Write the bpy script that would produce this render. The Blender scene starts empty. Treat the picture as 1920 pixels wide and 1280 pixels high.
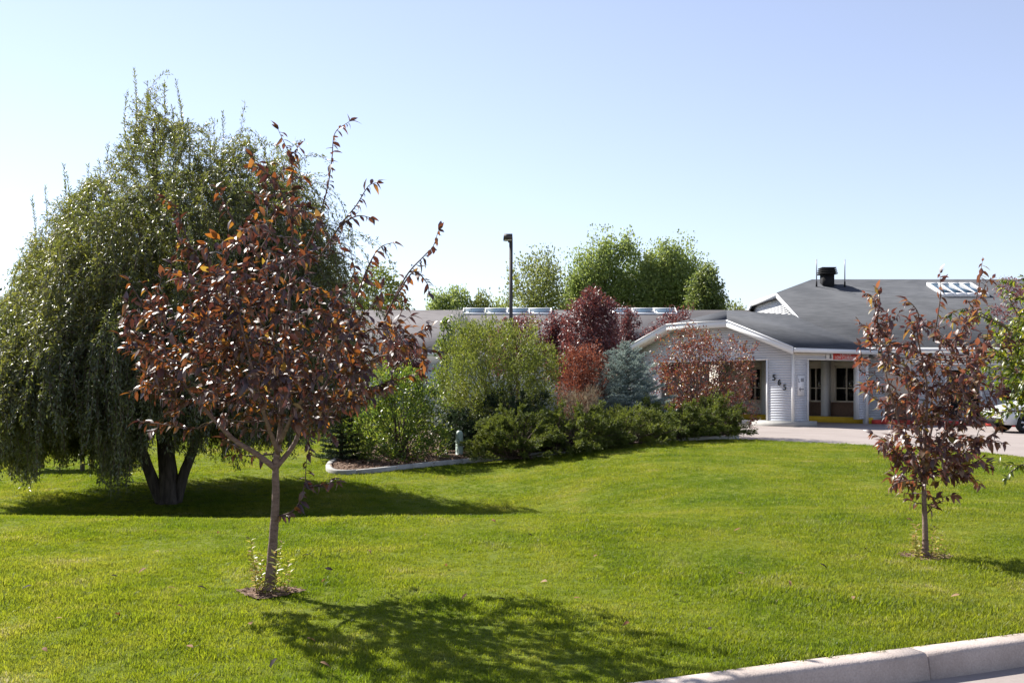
import bpy, math, random
import numpy as np
from mathutils import Vector, Matrix

# ------------------------------------------------------------------ camera, sky, sun, exposure
scene = bpy.context.scene
F = 1867.0            # focal length in photo pixels (1920 wide)
EYE = 1.6
HZ = 721.0            # photo row of the horizon
cam_d = bpy.data.cameras.new("camera")
cam_d.sensor_width = 36.0
cam_d.lens = F / 1920.0 * 36.0
cam_d.shift_y = (HZ - 640.0) / 1920.0
cam_d.clip_start = 0.1
cam_d.clip_end = 3000.0
cam = bpy.data.objects.new("camera", cam_d)
scene.collection.objects.link(cam)
cam.location = (0, 0, EYE)
cam.rotation_euler = (math.radians(90), 0, 0)
scene.camera = cam

SUN_EL = math.radians(43.0)
SH = Vector((0.757, -0.653)).normalized()          # horizontal direction in which shadows fall
world = bpy.data.worlds.new("World")
scene.world = world
world.use_nodes = True
wn = world.node_tree.nodes
wl = world.node_tree.links
for n in list(wn):
    wn.remove(n)
sky = wn.new("ShaderNodeTexSky")
sky.sky_type = 'NISHITA'
sky.sun_disc = False
sky.sun_elevation = SUN_EL
sky.sun_rotation = math.atan2(-SH.x, -SH.y)
sky.altitude = 1400.0
sky.air_density = 1.4
sky.dust_density = 0.12
sky.ozone_density = 6.0
bg = wn.new("ShaderNodeBackground")
bg.inputs["Strength"].default_value = 0.075
wo = wn.new("ShaderNodeOutputWorld")
hs = wn.new("ShaderNodeHueSaturation")          # the camera's paler rendering of the blue, the same in every direction
hs.inputs["Saturation"].default_value = 0.68
wl.new(sky.outputs["Color"], hs.inputs["Color"])
wb = wn.new("ShaderNodeMix")
wb.data_type = 'RGBA'
wb.blend_type = 'MULTIPLY'
wb.inputs[0].default_value = 1.0
wb.inputs[7].default_value = (1.03, 0.968, 1.01, 1.0)
wl.new(hs.outputs["Color"], wb.inputs[6])
wl.new(wb.outputs[2], bg.inputs["Color"])
wl.new(bg.outputs["Background"], wo.inputs["Surface"])

sun_d = bpy.data.lights.new("sun", 'SUN')
sun_d.energy = 4.9
sun_d.angle = math.radians(0.53)
sun_d.color = (1.0, 0.955, 0.88)
sun = bpy.data.objects.new("sun", sun_d)
scene.collection.objects.link(sun)
sun.rotation_euler = Vector((SH.x * math.cos(SUN_EL), SH.y * math.cos(SUN_EL), -math.sin(SUN_EL))).to_track_quat('-Z', 'Y').to_euler()
sun.location = (-20, 20, 30)

vs = scene.view_settings
vs.view_transform = 'Standard'
vs.look = 'None'
vs.gamma = 1.0
vs.use_curve_mapping = False
vs.exposure = 1.28
scene.cycles.max_bounces = 8
scene.cycles.transparent_max_bounces = 8

COL = scene.collection
rng = np.random.default_rng(7)
R = random.Random(11)


# ------------------------------------------------------------------ materials
KA = 0.84        # overall trim of reflectances against the exposure


def nt(name):
    m = bpy.data.materials.new(name)
    m.use_nodes = True
    t = m.node_tree
    for n in list(t.nodes):
        t.nodes.remove(n)
    out = t.nodes.new("ShaderNodeOutputMaterial")
    return m, t, out


def setv(node, key, val):
    if key in node.inputs:
        node.inputs[key].default_value = val


def ramp(t, stops):
    r = t.nodes.new("ShaderNodeValToRGB")
    e = r.color_ramp.elements
    while len(e) < len(stops):
        e.new(0.5)
    for i, (p, c) in enumerate(stops):
        e[i].position = p
        e[i].color = (c[0], c[1], c[2], 1.0)
    return r


def surf(name, c1, c2=None, scale=6.0, rough=0.7, spec=0.3, bump=0.0, bscale=60.0, detail=6.0, stretch=(1, 1, 1), metal=0.0, fine=0.0):
    """plain surface with mottling in world space"""
    m, t, out = nt(name)
    p = t.nodes.new("ShaderNodeBsdfPrincipled")
    setv(p, "Roughness", rough)
    setv(p, "Specular IOR Level", spec)
    setv(p, "Metallic", metal)
    geo = t.nodes.new("ShaderNodeNewGeometry")
    mp = t.nodes.new("ShaderNodeMapping")
    mp.inputs["Scale"].default_value = stretch
    t.links.new(geo.outputs["Position"], mp.inputs["Vector"])
    if c2 is None:
        c2 = tuple(min(1, v * 1.18) for v in c1)
    c1 = tuple(v * KA for v in c1)
    c2 = tuple(v * KA for v in c2)
    nz = t.nodes.new("ShaderNodeTexNoise")
    nz.inputs["Scale"].default_value = scale
    nz.inputs["Detail"].default_value = detail
    nz.inputs["Roughness"].default_value = 0.6
    t.links.new(mp.outputs["Vector"], nz.inputs["Vector"])
    r = ramp(t, [(0.3, c1), (0.7, c2)])
    t.links.new(nz.outputs["Fac"], r.inputs["Fac"])
    col = r.outputs["Color"]
    if fine > 0:
        n2 = t.nodes.new("ShaderNodeTexNoise")
        n2.inputs["Scale"].default_value = bscale
        n2.inputs["Detail"].default_value = 3.0
        t.links.new(mp.outputs["Vector"], n2.inputs["Vector"])
        r2 = ramp(t, [(0.25, (1 - fine,) * 3), (0.75, (1 + fine,) * 3)])
        t.links.new(n2.outputs["Fac"], r2.inputs["Fac"])
        mx = t.nodes.new("ShaderNodeMix")
        mx.data_type = 'RGBA'
        mx.blend_type = 'MULTIPLY'
        mx.inputs[0].default_value = 1.0
        t.links.new(col, mx.inputs[6])
        t.links.new(r2.outputs["Color"], mx.inputs[7])
        col = mx.outputs[2]
    t.links.new(col, p.inputs["Base Color"])
    if bump > 0:
        nb = t.nodes.new("ShaderNodeTexNoise")
        nb.inputs["Scale"].default_value = bscale
        nb.inputs["Detail"].default_value = 4.0
        t.links.new(mp.outputs["Vector"], nb.inputs["Vector"])
        b = t.nodes.new("ShaderNodeBump")
        b.inputs["Strength"].default_value = bump
        b.inputs["Distance"].default_value = 0.02
        t.links.new(nb.outputs["Fac"], b.inputs["Height"])
        t.links.new(b.outputs["Normal"], p.inputs["Normal"])
    t.links.new(p.outputs["BSDF"], out.inputs["Surface"])
    return m


def leafmat(name, stops, tstops, trans=0.35, rough=0.4, spec=0.5, patch=None, broad=None):
    """leaf: coloured per leaf (islands and objects), part of the light passes through"""
    m, t, out = nt(name)
    geo = t.nodes.new("ShaderNodeNewGeometry")
    oi = t.nodes.new("ShaderNodeObjectInfo")
    add = t.nodes.new("ShaderNodeMath")
    add.operation = 'ADD'
    t.links.new(geo.outputs["Random Per Island"], add.inputs[0])
    t.links.new(oi.outputs["Random"], add.inputs[1])
    fr = t.nodes.new("ShaderNodeMath")
    fr.operation = 'FRACT'
    t.links.new(add.outputs[0], fr.inputs[0])
    fac = fr.outputs[0]
    if patch:
        nz = t.nodes.new("ShaderNodeTexNoise")
        nz.inputs["Scale"].default_value = patch[0]
        nz.inputs["Detail"].default_value = 5.0
        nz.inputs["Roughness"].default_value = 0.62
        t.links.new(geo.outputs["Position"], nz.inputs["Vector"])
        mr = t.nodes.new("ShaderNodeMapRange")
        mr.inputs["From Min"].default_value = 0.3 if not broad else 0.36
        mr.inputs["From Max"].default_value = 0.7 if not broad else 0.66
        t.links.new(nz.outputs["Fac"], mr.inputs["Value"])
        mx = t.nodes.new("ShaderNodeMix")
        mx.data_type = 'FLOAT'
        mx.inputs[0].default_value = patch[1]
        t.links.new(fac, mx.inputs[2])
        t.links.new(mr.outputs["Result"], mx.inputs[3])
        fac = mx.outputs[0]
    r1 = ramp(t, [(a_, tuple(v * KA for v in c_)) for a_, c_ in stops])
    r2 = ramp(t, [(a_, tuple(v * KA for v in c_)) for a_, c_ in tstops])
    t.links.new(fac, r1.inputs["Fac"])
    t.links.new(fac, r2.inputs["Fac"])
    p = t.nodes.new("ShaderNodeBsdfPrincipled")
    setv(p, "Roughness", rough)
    setv(p, "Specular IOR Level", spec)
    cols = [r1.outputs["Color"], r2.outputs["Color"]]
    if broad:                                   # lusher and drier areas, metres wide
        nb = t.nodes.new("ShaderNodeTexNoise")
        nb.inputs["Scale"].default_value = broad
        nb.inputs["Detail"].default_value = 4.0
        t.links.new(geo.outputs["Position"], nb.inputs["Vector"])
        rb = ramp(t, [(0.34, (0.66, 0.80, 0.75)), (0.5, (0.97, 0.98, 0.97)), (0.66, (1.22, 1.10, 1.9))])
        t.links.new(nb.outputs["Fac"], rb.inputs["Fac"])
        for q in range(2):
            mx = t.nodes.new("ShaderNodeMix")
            mx.data_type = 'RGBA'
            mx.blend_type = 'MULTIPLY'
            mx.inputs[0].default_value = 1.0
            t.links.new(cols[q], mx.inputs[6])
            t.links.new(rb.outputs["Color"], mx.inputs[7])
            cols[q] = mx.outputs[2]
    t.links.new(cols[0], p.inputs["Base Color"])
    tr = t.nodes.new("ShaderNodeBsdfTranslucent")
    t.links.new(cols[1], tr.inputs["Color"])
    ms = t.nodes.new("ShaderNodeMixShader")
    ms.inputs[0].default_value = trans
    t.links.new(p.outputs["BSDF"], ms.inputs[1])
    t.links.new(tr.outputs["BSDF"], ms.inputs[2])
    t.links.new(ms.outputs["Shader"], out.inputs["Surface"])
    return m


def roofmat(name, c1, c2):
    """asphalt shingles: courses too far away to tell apart"""
    m, t, out = nt(name)
    p = t.nodes.new("ShaderNodeBsdfPrincipled")
    setv(p, "Roughness", 0.9)
    setv(p, "Specular IOR Level", 0.25)
    geo = t.nodes.new("ShaderNodeNewGeometry")
    n1 = t.nodes.new("ShaderNodeTexNoise")
    n1.inputs["Scale"].default_value = 0.5
    n1.inputs["Detail"].default_value = 5
    mp = t.nodes.new("ShaderNodeMapping")
    mp.inputs["Scale"].default_value = (0.7, 0.7, 13.0)
    t.links.new(geo.outputs["Position"], mp.inputs["Vector"])
    n2 = t.nodes.new("ShaderNodeTexNoise")
    n2.inputs["Scale"].default_value = 2.2
    n2.inputs["Detail"].default_value = 4
    t.links.new(mp.outputs["Vector"], n2.inputs["Vector"])
    t.links.new(geo.outputs["Position"], n1.inputs["Vector"])
    mm = t.nodes.new("ShaderNodeMath")
    mm.operation = 'MULTIPLY_ADD'
    mm.inputs[1].default_value = 0.55
    t.links.new(n2.outputs["Fac"], mm.inputs[0])
    m2 = t.nodes.new("ShaderNodeMath")
    m2.operation = 'MULTIPLY'
    m2.inputs[1].default_value = 0.45
    t.links.new(n1.outputs["Fac"], m2.inputs[0])
    t.links.new(m2.outputs[0], mm.inputs[2])
    r = ramp(t, [(0.40, c1), (0.60, c2)])
    t.links.new(mm.outputs[0], r.inputs["Fac"])
    t.links.new(r.outputs["Color"], p.inputs["Base Color"])
    t.links.new(p.outputs["BSDF"], out.inputs["Surface"])
    return m


M = {}
M['soil'] = surf("lawn_soil", (0.075, 0.105, 0.008), (0.15, 0.175, 0.015), scale=3.0, rough=0.95, spec=0.1, bump=0.4, bscale=40, fine=0.35)
M['mulch'] = surf("mulch", (0.10, 0.06, 0.04), (0.24, 0.15, 0.10), scale=14, rough=0.95, bump=0.9, bscale=50, fine=0.4)
M['chip'] = leafmat("mulch_chip", [(0, (0.08, 0.045, 0.03)), (0.5, (0.2, 0.12, 0.08)), (1, (0.42, 0.3, 0.22))],
                    [(0, (0.02, 0.01, 0.01)), (1, (0.03, 0.02, 0.01))], trans=0.02, rough=0.9, spec=0.1)
M['kerb'] = surf("kerb_concrete", (0.37, 0.31, 0.275), (0.54, 0.465, 0.425), scale=2.6, rough=0.9, spec=0.15, bump=0.25, bscale=90, fine=0.14)
M['drive'] = surf("drive_concrete", (0.28, 0.24, 0.22), (0.35, 0.303, 0.28), scale=0.7, rough=0.88, spec=0.2, bump=0.1, bscale=30, fine=0.06)
M['edging'] = surf("edging_concrete", (0.34, 0.33, 0.31), (0.50, 0.48, 0.45), scale=4, rough=0.9, bump=0.2, bscale=60, fine=0.1)
M['siding'] = surf("siding", (0.53, 0.55, 0.60), (0.57, 0.59, 0.64), scale=1.5, rough=0.55, spec=0.35)
M['trim'] = surf("white_trim", (0.78, 0.78, 0.78), (0.83, 0.83, 0.83), scale=2, rough=0.5, spec=0.4)
M['soffit'] = surf("soffit", (0.62, 0.58, 0.52), (0.67, 0.63, 0.57), scale=2, rough=0.7)
M['stucco'] = surf("interior_wall", (0.66, 0.59, 0.50), (0.71, 0.64, 0.55), scale=2, rough=0.8)
M['wainscot'] = surf("brown_base", (0.16, 0.10, 0.075), (0.22, 0.14, 0.10), scale=9, rough=0.85)
M['slab'] = surf("slab", (0.36, 0.35, 0.33), (0.44, 0.43, 0.40), scale=3, rough=0.9, bump=0.1)
M['roof'] = roofmat("roof_main", (0.034, 0.037, 0.043), (0.062, 0.065, 0.073))
M['roof2'] = roofmat("roof_wing", (0.078, 0.072, 0.075), (0.115, 0.107, 0.11))
M['yellow'] = surf("yellow_paint", (0.66, 0.42, 0.02), (0.75, 0.50, 0.04), scale=6, rough=0.7, fine=0.1)
M['red'] = surf("red_paint", (0.52, 0.045, 0.035), (0.62, 0.07, 0.05), scale=6, rough=0.7, fine=0.1)
M['signred'] = surf("sign_red", (0.62, 0.06, 0.05), (0.68, 0.08, 0.07), scale=3, rough=0.5)
M['signwhite'] = surf("sign_white", (0.78, 0.78, 0.80), (0.82, 0.82, 0.84), scale=3, rough=0.5)
M['black'] = surf("black_metal", (0.012, 0.012, 0.014), (0.02, 0.02, 0.022), scale=6, rough=0.5)
M['greymark'] = surf("grey_print", (0.16, 0.16, 0.18), (0.2, 0.2, 0.22), scale=6, rough=0.6)
M['vent'] = surf("vent_metal", (0.010, 0.010, 0.012), (0.016, 0.016, 0.018), scale=6, rough=0.8, spec=0.2)
M['pole'] = surf("bronze_pole", (0.055, 0.047, 0.043), (0.075, 0.065, 0.06), scale=6, rough=0.5, spec=0.4)
M['antenna'] = surf("antenna", (0.22, 0.22, 0.25), (0.27, 0.27, 0.3), scale=6, rough=0.4, spec=0.5)
M['glass'] = surf("window_glass", (0.012, 0.013, 0.015), (0.02, 0.022, 0.024), scale=1, rough=0.04, spec=0.8)
M['skyglass'] = surf("skylight_glass", (0.035, 0.075, 0.115), (0.05, 0.09, 0.13), scale=1, rough=0.12, spec=0.35)
M['curtain'] = surf("window_dark_red", (0.06, 0.016, 0.016), (0.09, 0.025, 0.022), scale=3, rough=0.2, spec=0.6)
M['pedestal'] = surf("pedestal_green", (0.40, 0.50, 0.42), (0.46, 0.56, 0.47), scale=8, rough=0.5, spec=0.4, fine=0.06)
M['carpaint'] = surf("car_paint", (0.62, 0.64, 0.66), (0.65, 0.67, 0.69), scale=1, rough=0.22, spec=0.7)
M['carglass'] = surf("car_glass", (0.01, 0.012, 0.014), (0.014, 0.016, 0.018), scale=1, rough=0.03, spec=0.8)
M['rubber'] = surf("tyre", (0.015, 0.015, 0.016), (0.025, 0.025, 0.026), scale=9, rough=0.85)
M['alloy'] = surf("alloy", (0.55, 0.55, 0.57), (0.62, 0.62, 0.64), scale=4, rough=0.25, spec=0.8, metal=0.7)
M['lamp'] = surf("lamp_lens", (0.7, 0.7, 0.72), (0.8, 0.8, 0.82), scale=4, rough=0.1, spec=0.8)
M['plank'] = surf("weathered_wood", (0.16, 0.13, 0.11), (0.27, 0.23, 0.20), scale=6, rough=0.85, stretch=(1, 8, 8), bump=0.3)
M['bark1'] = surf("sapling_bark", (0.15, 0.095, 0.075), (0.30, 0.21, 0.17), scale=16, rough=0.8, stretch=(1, 1, 2.5), bump=0.5, bscale=60, fine=0.2)
M['bark2'] = surf("old_bark", (0.045, 0.036, 0.03), (0.13, 0.105, 0.09), scale=14, rough=0.95, stretch=(1, 1, 0.18), bump=1.0, bscale=26, fine=0.3)
M['twig'] = surf("twig", (0.075, 0.05, 0.04), (0.16, 0.11, 0.09), scale=14, rough=0.85)

g = lambda *a: a
M['grass'] = leafmat("grass_blade", [(0, g(0.060, 0.096, 0.010)), (0.3, g(0.118, 0.156, 0.013)), (0.65, g(0.170, 0.198, 0.018)), (0.86, g(0.25, 0.25, 0.05)), (1, g(0.36, 0.34, 0.17))],
                     [(0, g(0.19, 0.285, 0.012)), (0.3, g(0.34, 0.43, 0.015)), (0.65, g(0.44, 0.50, 0.022)), (0.86, g(0.54, 0.53, 0.07)), (1, g(0.60, 0.57, 0.25))],
                     trans=0.42, rough=0.5, spec=0.2, patch=(1.6, 0.62), broad=0.42)
M['plum'] = leafmat("plum_leaf", [(0, g(0.048, 0.024, 0.026)), (0.4, g(0.085, 0.040, 0.031)), (0.72, g(0.13, 0.060, 0.031)), (0.92, g(0.18, 0.08, 0.022)), (1, g(0.26, 0.15, 0.03))],
                    [(0, g(0.07, 0.018, 0.017)), (0.5, g(0.15, 0.038, 0.021)), (0.78, g(0.30, 0.085, 0.022)), (0.94, g(0.58, 0.19, 0.025)), (1, g(0.6, 0.38, 0.05))],
                    trans=0.32, rough=0.46, spec=1.0)
M['plum2'] = leafmat("plum_leaf_pink", [(0, g(0.062, 0.030, 0.034)), (0.45, g(0.12, 0.058, 0.05)), (0.75, g(0.165, 0.08, 0.052)), (0.93, g(0.20, 0.11, 0.042)), (1, g(0.21, 0.18, 0.04))],
                     [(0, g(0.15, 0.04, 0.036)), (0.5, g(0.33, 0.09, 0.055)), (0.85, g(0.50, 0.17, 0.055)), (1, g(0.5, 0.38, 0.06))],
                     trans=0.36, rough=0.47, spec=1.0)
M['willow'] = leafmat("willow_leaf", [(0, g(0.060, 0.078, 0.044)), (0.5, g(0.105, 0.122, 0.054)), (0.85, g(0.165, 0.168, 0.062)), (1, g(0.24, 0.22, 0.075))],
                      [(0, g(0.11, 0.15, 0.03)), (0.5, g(0.26, 0.29, 0.04)), (1, g(0.55, 0.50, 0.07))],
                      trans=0.36, rough=0.40, spec=0.8, patch=(0.55, 0.5))
M['yellowgreen'] = leafmat("yellow_green_leaf", [(0, g(0.06, 0.085, 0.02)), (0.5, g(0.115, 0.14, 0.03)), (1, g(0.22, 0.22, 0.05))],
                           [(0, g(0.14, 0.2, 0.03)), (0.5, g(0.28, 0.34, 0.045)), (1, g(0.46, 0.46, 0.08))], trans=0.36, rough=0.5, spec=0.4, patch=(0.9, 0.5))
M['greenleaf'] = leafmat("green_leaf", [(0, g(0.04, 0.075, 0.018)), (0.5, g(0.08, 0.125, 0.024)), (0.9, g(0.15, 0.195, 0.036)), (1, g(0.26, 0.26, 0.06))],
                         [(0, g(0.11, 0.2, 0.025)), (0.5, g(0.27, 0.40, 0.04)), (1, g(0.52, 0.53, 0.06))], trans=0.36, rough=0.38, spec=0.6)
M['rightleaf'] = leafmat("right_tree_leaf", [(0, g(0.05, 0.08, 0.015)), (0.5, g(0.10, 0.13, 0.02)), (0.9, g(0.18, 0.19, 0.03)), (1, g(0.26, 0.22, 0.05))],
                         [(0, g(0.12, 0.20, 0.02)), (0.5, g(0.32, 0.40, 0.03)), (1, g(0.58, 0.52, 0.05))], trans=0.40, rough=0.38, spec=0.7)
M['juniper'] = leafmat("juniper_needle", [(0, g(0.05, 0.075, 0.018)), (0.5, g(0.10, 0.13, 0.026)), (1, g(0.18, 0.20, 0.04))],
                       [(0, g(0.10, 0.15, 0.02)), (1, g(0.36, 0.40, 0.05))], trans=0.3, rough=0.6, spec=0.3, patch=(1.5, 0.5))
M['darkneedle'] = leafmat("dark_needle", [(0, g(0.022, 0.040, 0.022)), (0.6, g(0.045, 0.070, 0.034)), (1, g(0.08, 0.11, 0.05))],
                          [(0, g(0.03, 0.06, 0.02)), (1, g(0.09, 0.14, 0.04))], trans=0.15, rough=0.6, spec=0.3)
M['bluespruce'] = leafmat("blue_spruce_needle", [(0, g(0.21, 0.265, 0.25)), (0.5, g(0.32, 0.40, 0.37)), (1, g(0.43, 0.51, 0.48))],
                          [(0, g(0.24, 0.31, 0.26)), (1, g(0.44, 0.52, 0.44))], trans=0.32, rough=0.6, spec=0.3)
M['purple'] = leafmat("purple_leaf", [(0, g(0.055, 0.022, 0.028)), (0.5, g(0.11, 0.04, 0.045)), (1, g(0.20, 0.08, 0.075))],
                      [(0, g(0.18, 0.04, 0.045)), (1, g(0.46, 0.14, 0.10))], trans=0.30, rough=0.42, spec=0.6)
M['barberry'] = leafmat("barberry_leaf", [(0, g(0.09, 0.028, 0.022)), (0.5, g(0.17, 0.055, 0.038)), (1, g(0.28, 0.12, 0.075))],
                        [(0, g(0.22, 0.045, 0.03)), (1, g(0.52, 0.17, 0.08))], trans=0.33, rough=0.5, spec=0.45)
M['crab'] = leafmat("crab_leaf", [(0, g(0.07, 0.03, 0.027)), (0.5, g(0.15, 0.06, 0.042)), (0.85, g(0.22, 0.095, 0.055)), (0.95, g(0.13, 0.13, 0.04)), (1, g(0.13, 0.13, 0.04))],
                    [(0, g(0.15, 0.03, 0.03)), (0.7, g(0.45, 0.12, 0.06)), (1, g(0.4, 0.3, 0.05))], trans=0.32, rough=0.38, spec=0.65)
M['poplar'] = leafmat("poplar_leaf", [(0, g(0.13, 0.19, 0.06)), (0.5, g(0.20, 0.26, 0.08)), (1, g(0.28, 0.32, 0.11))],
                      [(0, g(0.30, 0.42, 0.09)), (1, g(0.55, 0.61, 0.16))], trans=0.42, rough=0.45, spec=0.45, patch=(0.2, 0.3))
M['poplardark'] = leafmat("dark_poplar_leaf", [(0, g(0.08, 0.12, 0.045)), (0.5, g(0.13, 0.17, 0.06)), (1, g(0.20, 0.23, 0.08))],
                          [(0, g(0.18, 0.26, 0.05)), (1, g(0.40, 0.45, 0.11))], trans=0.36, rough=0.45, spec=0.45)
M['palegreen'] = leafmat("pale_green_leaf", [(0, g(0.09, 0.12, 0.03)), (1, g(0.22, 0.24, 0.08))],
                         [(0, g(0.24, 0.30, 0.06)), (1, g(0.46, 0.48, 0.14))], trans=0.38, rough=0.5, spec=0.4)
M['greyleaf'] = leafmat("grey_green_leaf", [(0, g(0.07, 0.10, 0.08)), (1, g(0.17, 0.21, 0.18))],
                        [(0, g(0.10, 0.14, 0.10)), (1, g(0.22, 0.28, 0.20))], trans=0.25, rough=0.55, spec=0.4)
M['drygrass'] = leafmat("dry_grass", [(0, g(0.16, 0.12, 0.08)), (1, g(0.38, 0.31, 0.22))],
                        [(0, g(0.2, 0.14, 0.08)), (1, g(0.4, 0.32, 0.2))], trans=0.3, rough=0.7, spec=0.2)
M['sucker'] = leafmat("sucker_leaf", [(0, g(0.18, 0.20, 0.03)), (0.6, g(0.32, 0.30, 0.06)), (1, g(0.40, 0.24, 0.12))],
                      [(0, g(0.38, 0.42, 0.05)), (0.6, g(0.62, 0.58, 0.1)), (1, g(0.65, 0.35, 0.15))], trans=0.42, rough=0.45, spec=0.5)
M['flower'] = leafmat("white_flower", [(0, g(0.6, 0.6, 0.56)), (1, g(0.8, 0.8, 0.76))], [(0, g(0.6, 0.6, 0.5)), (1, g(0.7, 0.7, 0.6))], trans=0.3)
M['fallen'] = leafmat("fallen_leaf", [(0, g(0.18, 0.07, 0.03)), (0.6, g(0.27, 0.14, 0.07)), (1, g(0.34, 0.22, 0.13))],
                      [(0, g(0.4, 0.15, 0.05)), (1, g(0.5, 0.3, 0.15))], trans=0.2, rough=0.7, spec=0.15)
M['fallendark'] = leafmat("fallen_leaf_dark", [(0, g(0.025, 0.018, 0.02)), (1, g(0.05, 0.035, 0.035))],
                          [(0, g(0.05, 0.02, 0.02)), (1, g(0.1, 0.04, 0.03))], trans=0.15, rough=0.75, spec=0.1)


# ------------------------------------------------------------------ mesh helpers
class G:
    """collects vertices and polygons"""
    def __init__(s):
        s.V = []
        s.F = []
        s.n = 0

    def add(s, v, f):
        v = np.asarray(v, float).reshape(-1, 3)
        if isinstance(f, np.ndarray):
            s.F.append(f + s.n)
        else:
            by = {}
            for q in f:
                by.setdefault(len(q), []).append(q)
            for k, qs in by.items():
                s.F.append(np.array(qs, int) + s.n)
        s.V.append(v)
        s.n += len(v)
        return s

    def mesh(s, name, mat, origin=(0, 0, 0), smooth=False):
        V = np.concatenate(s.V) - np.asarray(origin, float)
        me = bpy.data.meshes.new(name)
        me.vertices.add(len(V))
        me.vertices.foreach_set("co", V.astype(np.float32).ravel())
        idx = np.concatenate([f.ravel() for f in s.F]).astype(np.int32)
        tot = np.concatenate([np.full(len(f), f.shape[1], np.int32) for f in s.F])
        st = np.concatenate([[0], np.cumsum(tot)[:-1]]).astype(np.int32)
        me.loops.add(len(idx))
        me.loops.foreach_set("vertex_index", idx)
        me.polygons.add(len(tot))
        me.polygons.foreach_set("loop_start", st)
        me.polygons.foreach_set("loop_total", tot)
        if smooth:
            me.polygons.foreach_set("use_smooth", np.ones(len(tot), bool))
        me.update(calc_edges=True)
        me.validate()
        me.materials.append(mat)
        return me


ORG = {}


def empty(name, loc, label=None, cat=None, group=None, kind=None):
    o = bpy.data.objects.new(name, None)
    o.empty_display_size = 0.2
    COL.objects.link(o)
    o.location = loc
    ORG[o.name] = tuple(loc)
    tag(o, label, cat, group, kind)
    return o


def tag(o, label=None, cat=None, group=None, kind=None):
    for k, v in (("label", label), ("category", cat), ("group", group), ("kind", kind)):
        if v:
            o[k] = v
    return o


def obj(name, gm, mat, parent=None, smooth=False, origin=None, kind=None):
    """links one mesh; vertices are given in world space and stored relative to the thing's base"""
    if parent is not None:
        org = ORG[parent.name]
    else:
        org = tuple(origin) if origin is not None else (0, 0, 0)
    me = gm.mesh(name, mat, org, smooth)
    o = bpy.data.objects.new(name, me)
    COL.objects.link(o)
    if parent is not None:
        o.parent = parent
    else:
        o.location = org
    ORG[o.name] = org
    if kind:
        o["kind"] = kind
    return o


BOXF = [(0, 3, 2, 1), (4, 5, 6, 7), (0, 1, 5, 4), (1, 2, 6, 5), (2, 3, 7, 6), (3, 0, 4, 7)]


def box(x0, x1, y0, y1, z0, z1, T=None):
    v = [(x0, y0, z0), (x1, y0, z0), (x1, y1, z0), (x0, y1, z0), (x0, y0, z1), (x1, y0, z1), (x1, y1, z1), (x0, y1, z1)]
    if T:
        v = [T(*p) for p in v]
    return v, BOXF


def gbox(*a, T=None):
    return G().add(*box(*a, T=T))


def prism(poly, off):
    """polygon (list of 3-D points) thickened by the vector off"""
    n = len(poly)
    a = np.array(poly, float)
    b = a + np.array(off, float)
    f = [tuple(range(n))[::-1], tuple(range(n, 2 * n))]
    f += [(i, (i + 1) % n, n + (i + 1) % n, n + i) for i in range(n)]
    return np.concatenate([a, b]), f


def unit(v):
    v = np.asarray(v, float)
    return v / np.maximum(np.linalg.norm(v, axis=-1, keepdims=True), 1e-9)


def tube(gm, pts, rad, sides=8, cap=True, ridge=0.0):
    pts = np.asarray(pts, float)
    n = len(pts)
    rad = np.broadcast_to(np.asarray(rad, float), (n,))
    tan = unit(np.gradient(pts, axis=0))
    ref = np.array([0.31, 0.9, 0.2]) if abs(tan[0, 2]) > 0.7 else np.array([0, 0, 1.0])
    a = unit(np.cross(tan, ref))
    b = np.cross(tan, a)
    th = np.arange(sides) * 2 * np.pi / sides
    wob = 1 + ridge * (np.sin(5 * th + 1.1)[None, :] * 0.7 + np.sin(9 * th + 0.4)[None, :] * 0.4 + rng.normal(size=(n, sides)) * 0.35)
    ring = pts[:, None, :] + (rad[:, None] * wob)[:, :, None] * (np.cos(th)[None, :, None] * a[:, None, :] + np.sin(th)[None, :, None] * b[:, None, :])
    V = ring.reshape(-1, 3)
    i = np.arange(n - 1)[:, None] * sides
    j = np.arange(sides)[None, :]
    k = (j + 1) % sides
    f = np.stack([i + j, i + k, i + sides + k, i + sides + j], -1).reshape(-1, 4)
    fs = gm.n
    gm.add(V, f)
    if cap:
        gm.F.append(np.array([[fs + q for q in range(sides)][::-1]]))
        gm.F.append(np.array([[fs + (n - 1) * sides + q for q in range(sides)]]))


def smooth_line(pts, m=4):
    """Catmull-Rom resampling"""
    P = np.asarray(pts, float)
    if len(P) < 3:
        return np.linspace(P[0], P[-1], m + 1)
    Q = np.vstack([2 * P[0] - P[1], P, 2 * P[-1] - P[-2]])
    out = []
    for i in range(1, len(Q) - 2):
        for t in np.linspace(0, 1, m, endpoint=False):
            a, b, c, d = Q[i - 1], Q[i], Q[i + 1], Q[i + 2]
            out.append(0.5 * (2 * b + (c - a) * t + (2 * a - 5 * b + 4 * c - d) * t * t + (3 * b - a - 3 * c + d) * t ** 3))
    out.append(P[-1])
    return np.array(out)


def frames(d, up):
    d = unit(d)
    s = np.cross(d, up)
    bad = np.linalg.norm(s, axis=-1) < 1e-4
    s[bad] = np.cross(d[bad], np.array([0.3, 0.8, 0.1]))
    s = unit(s)
    n = np.cross(s, d)
    return d, s, n


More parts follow.
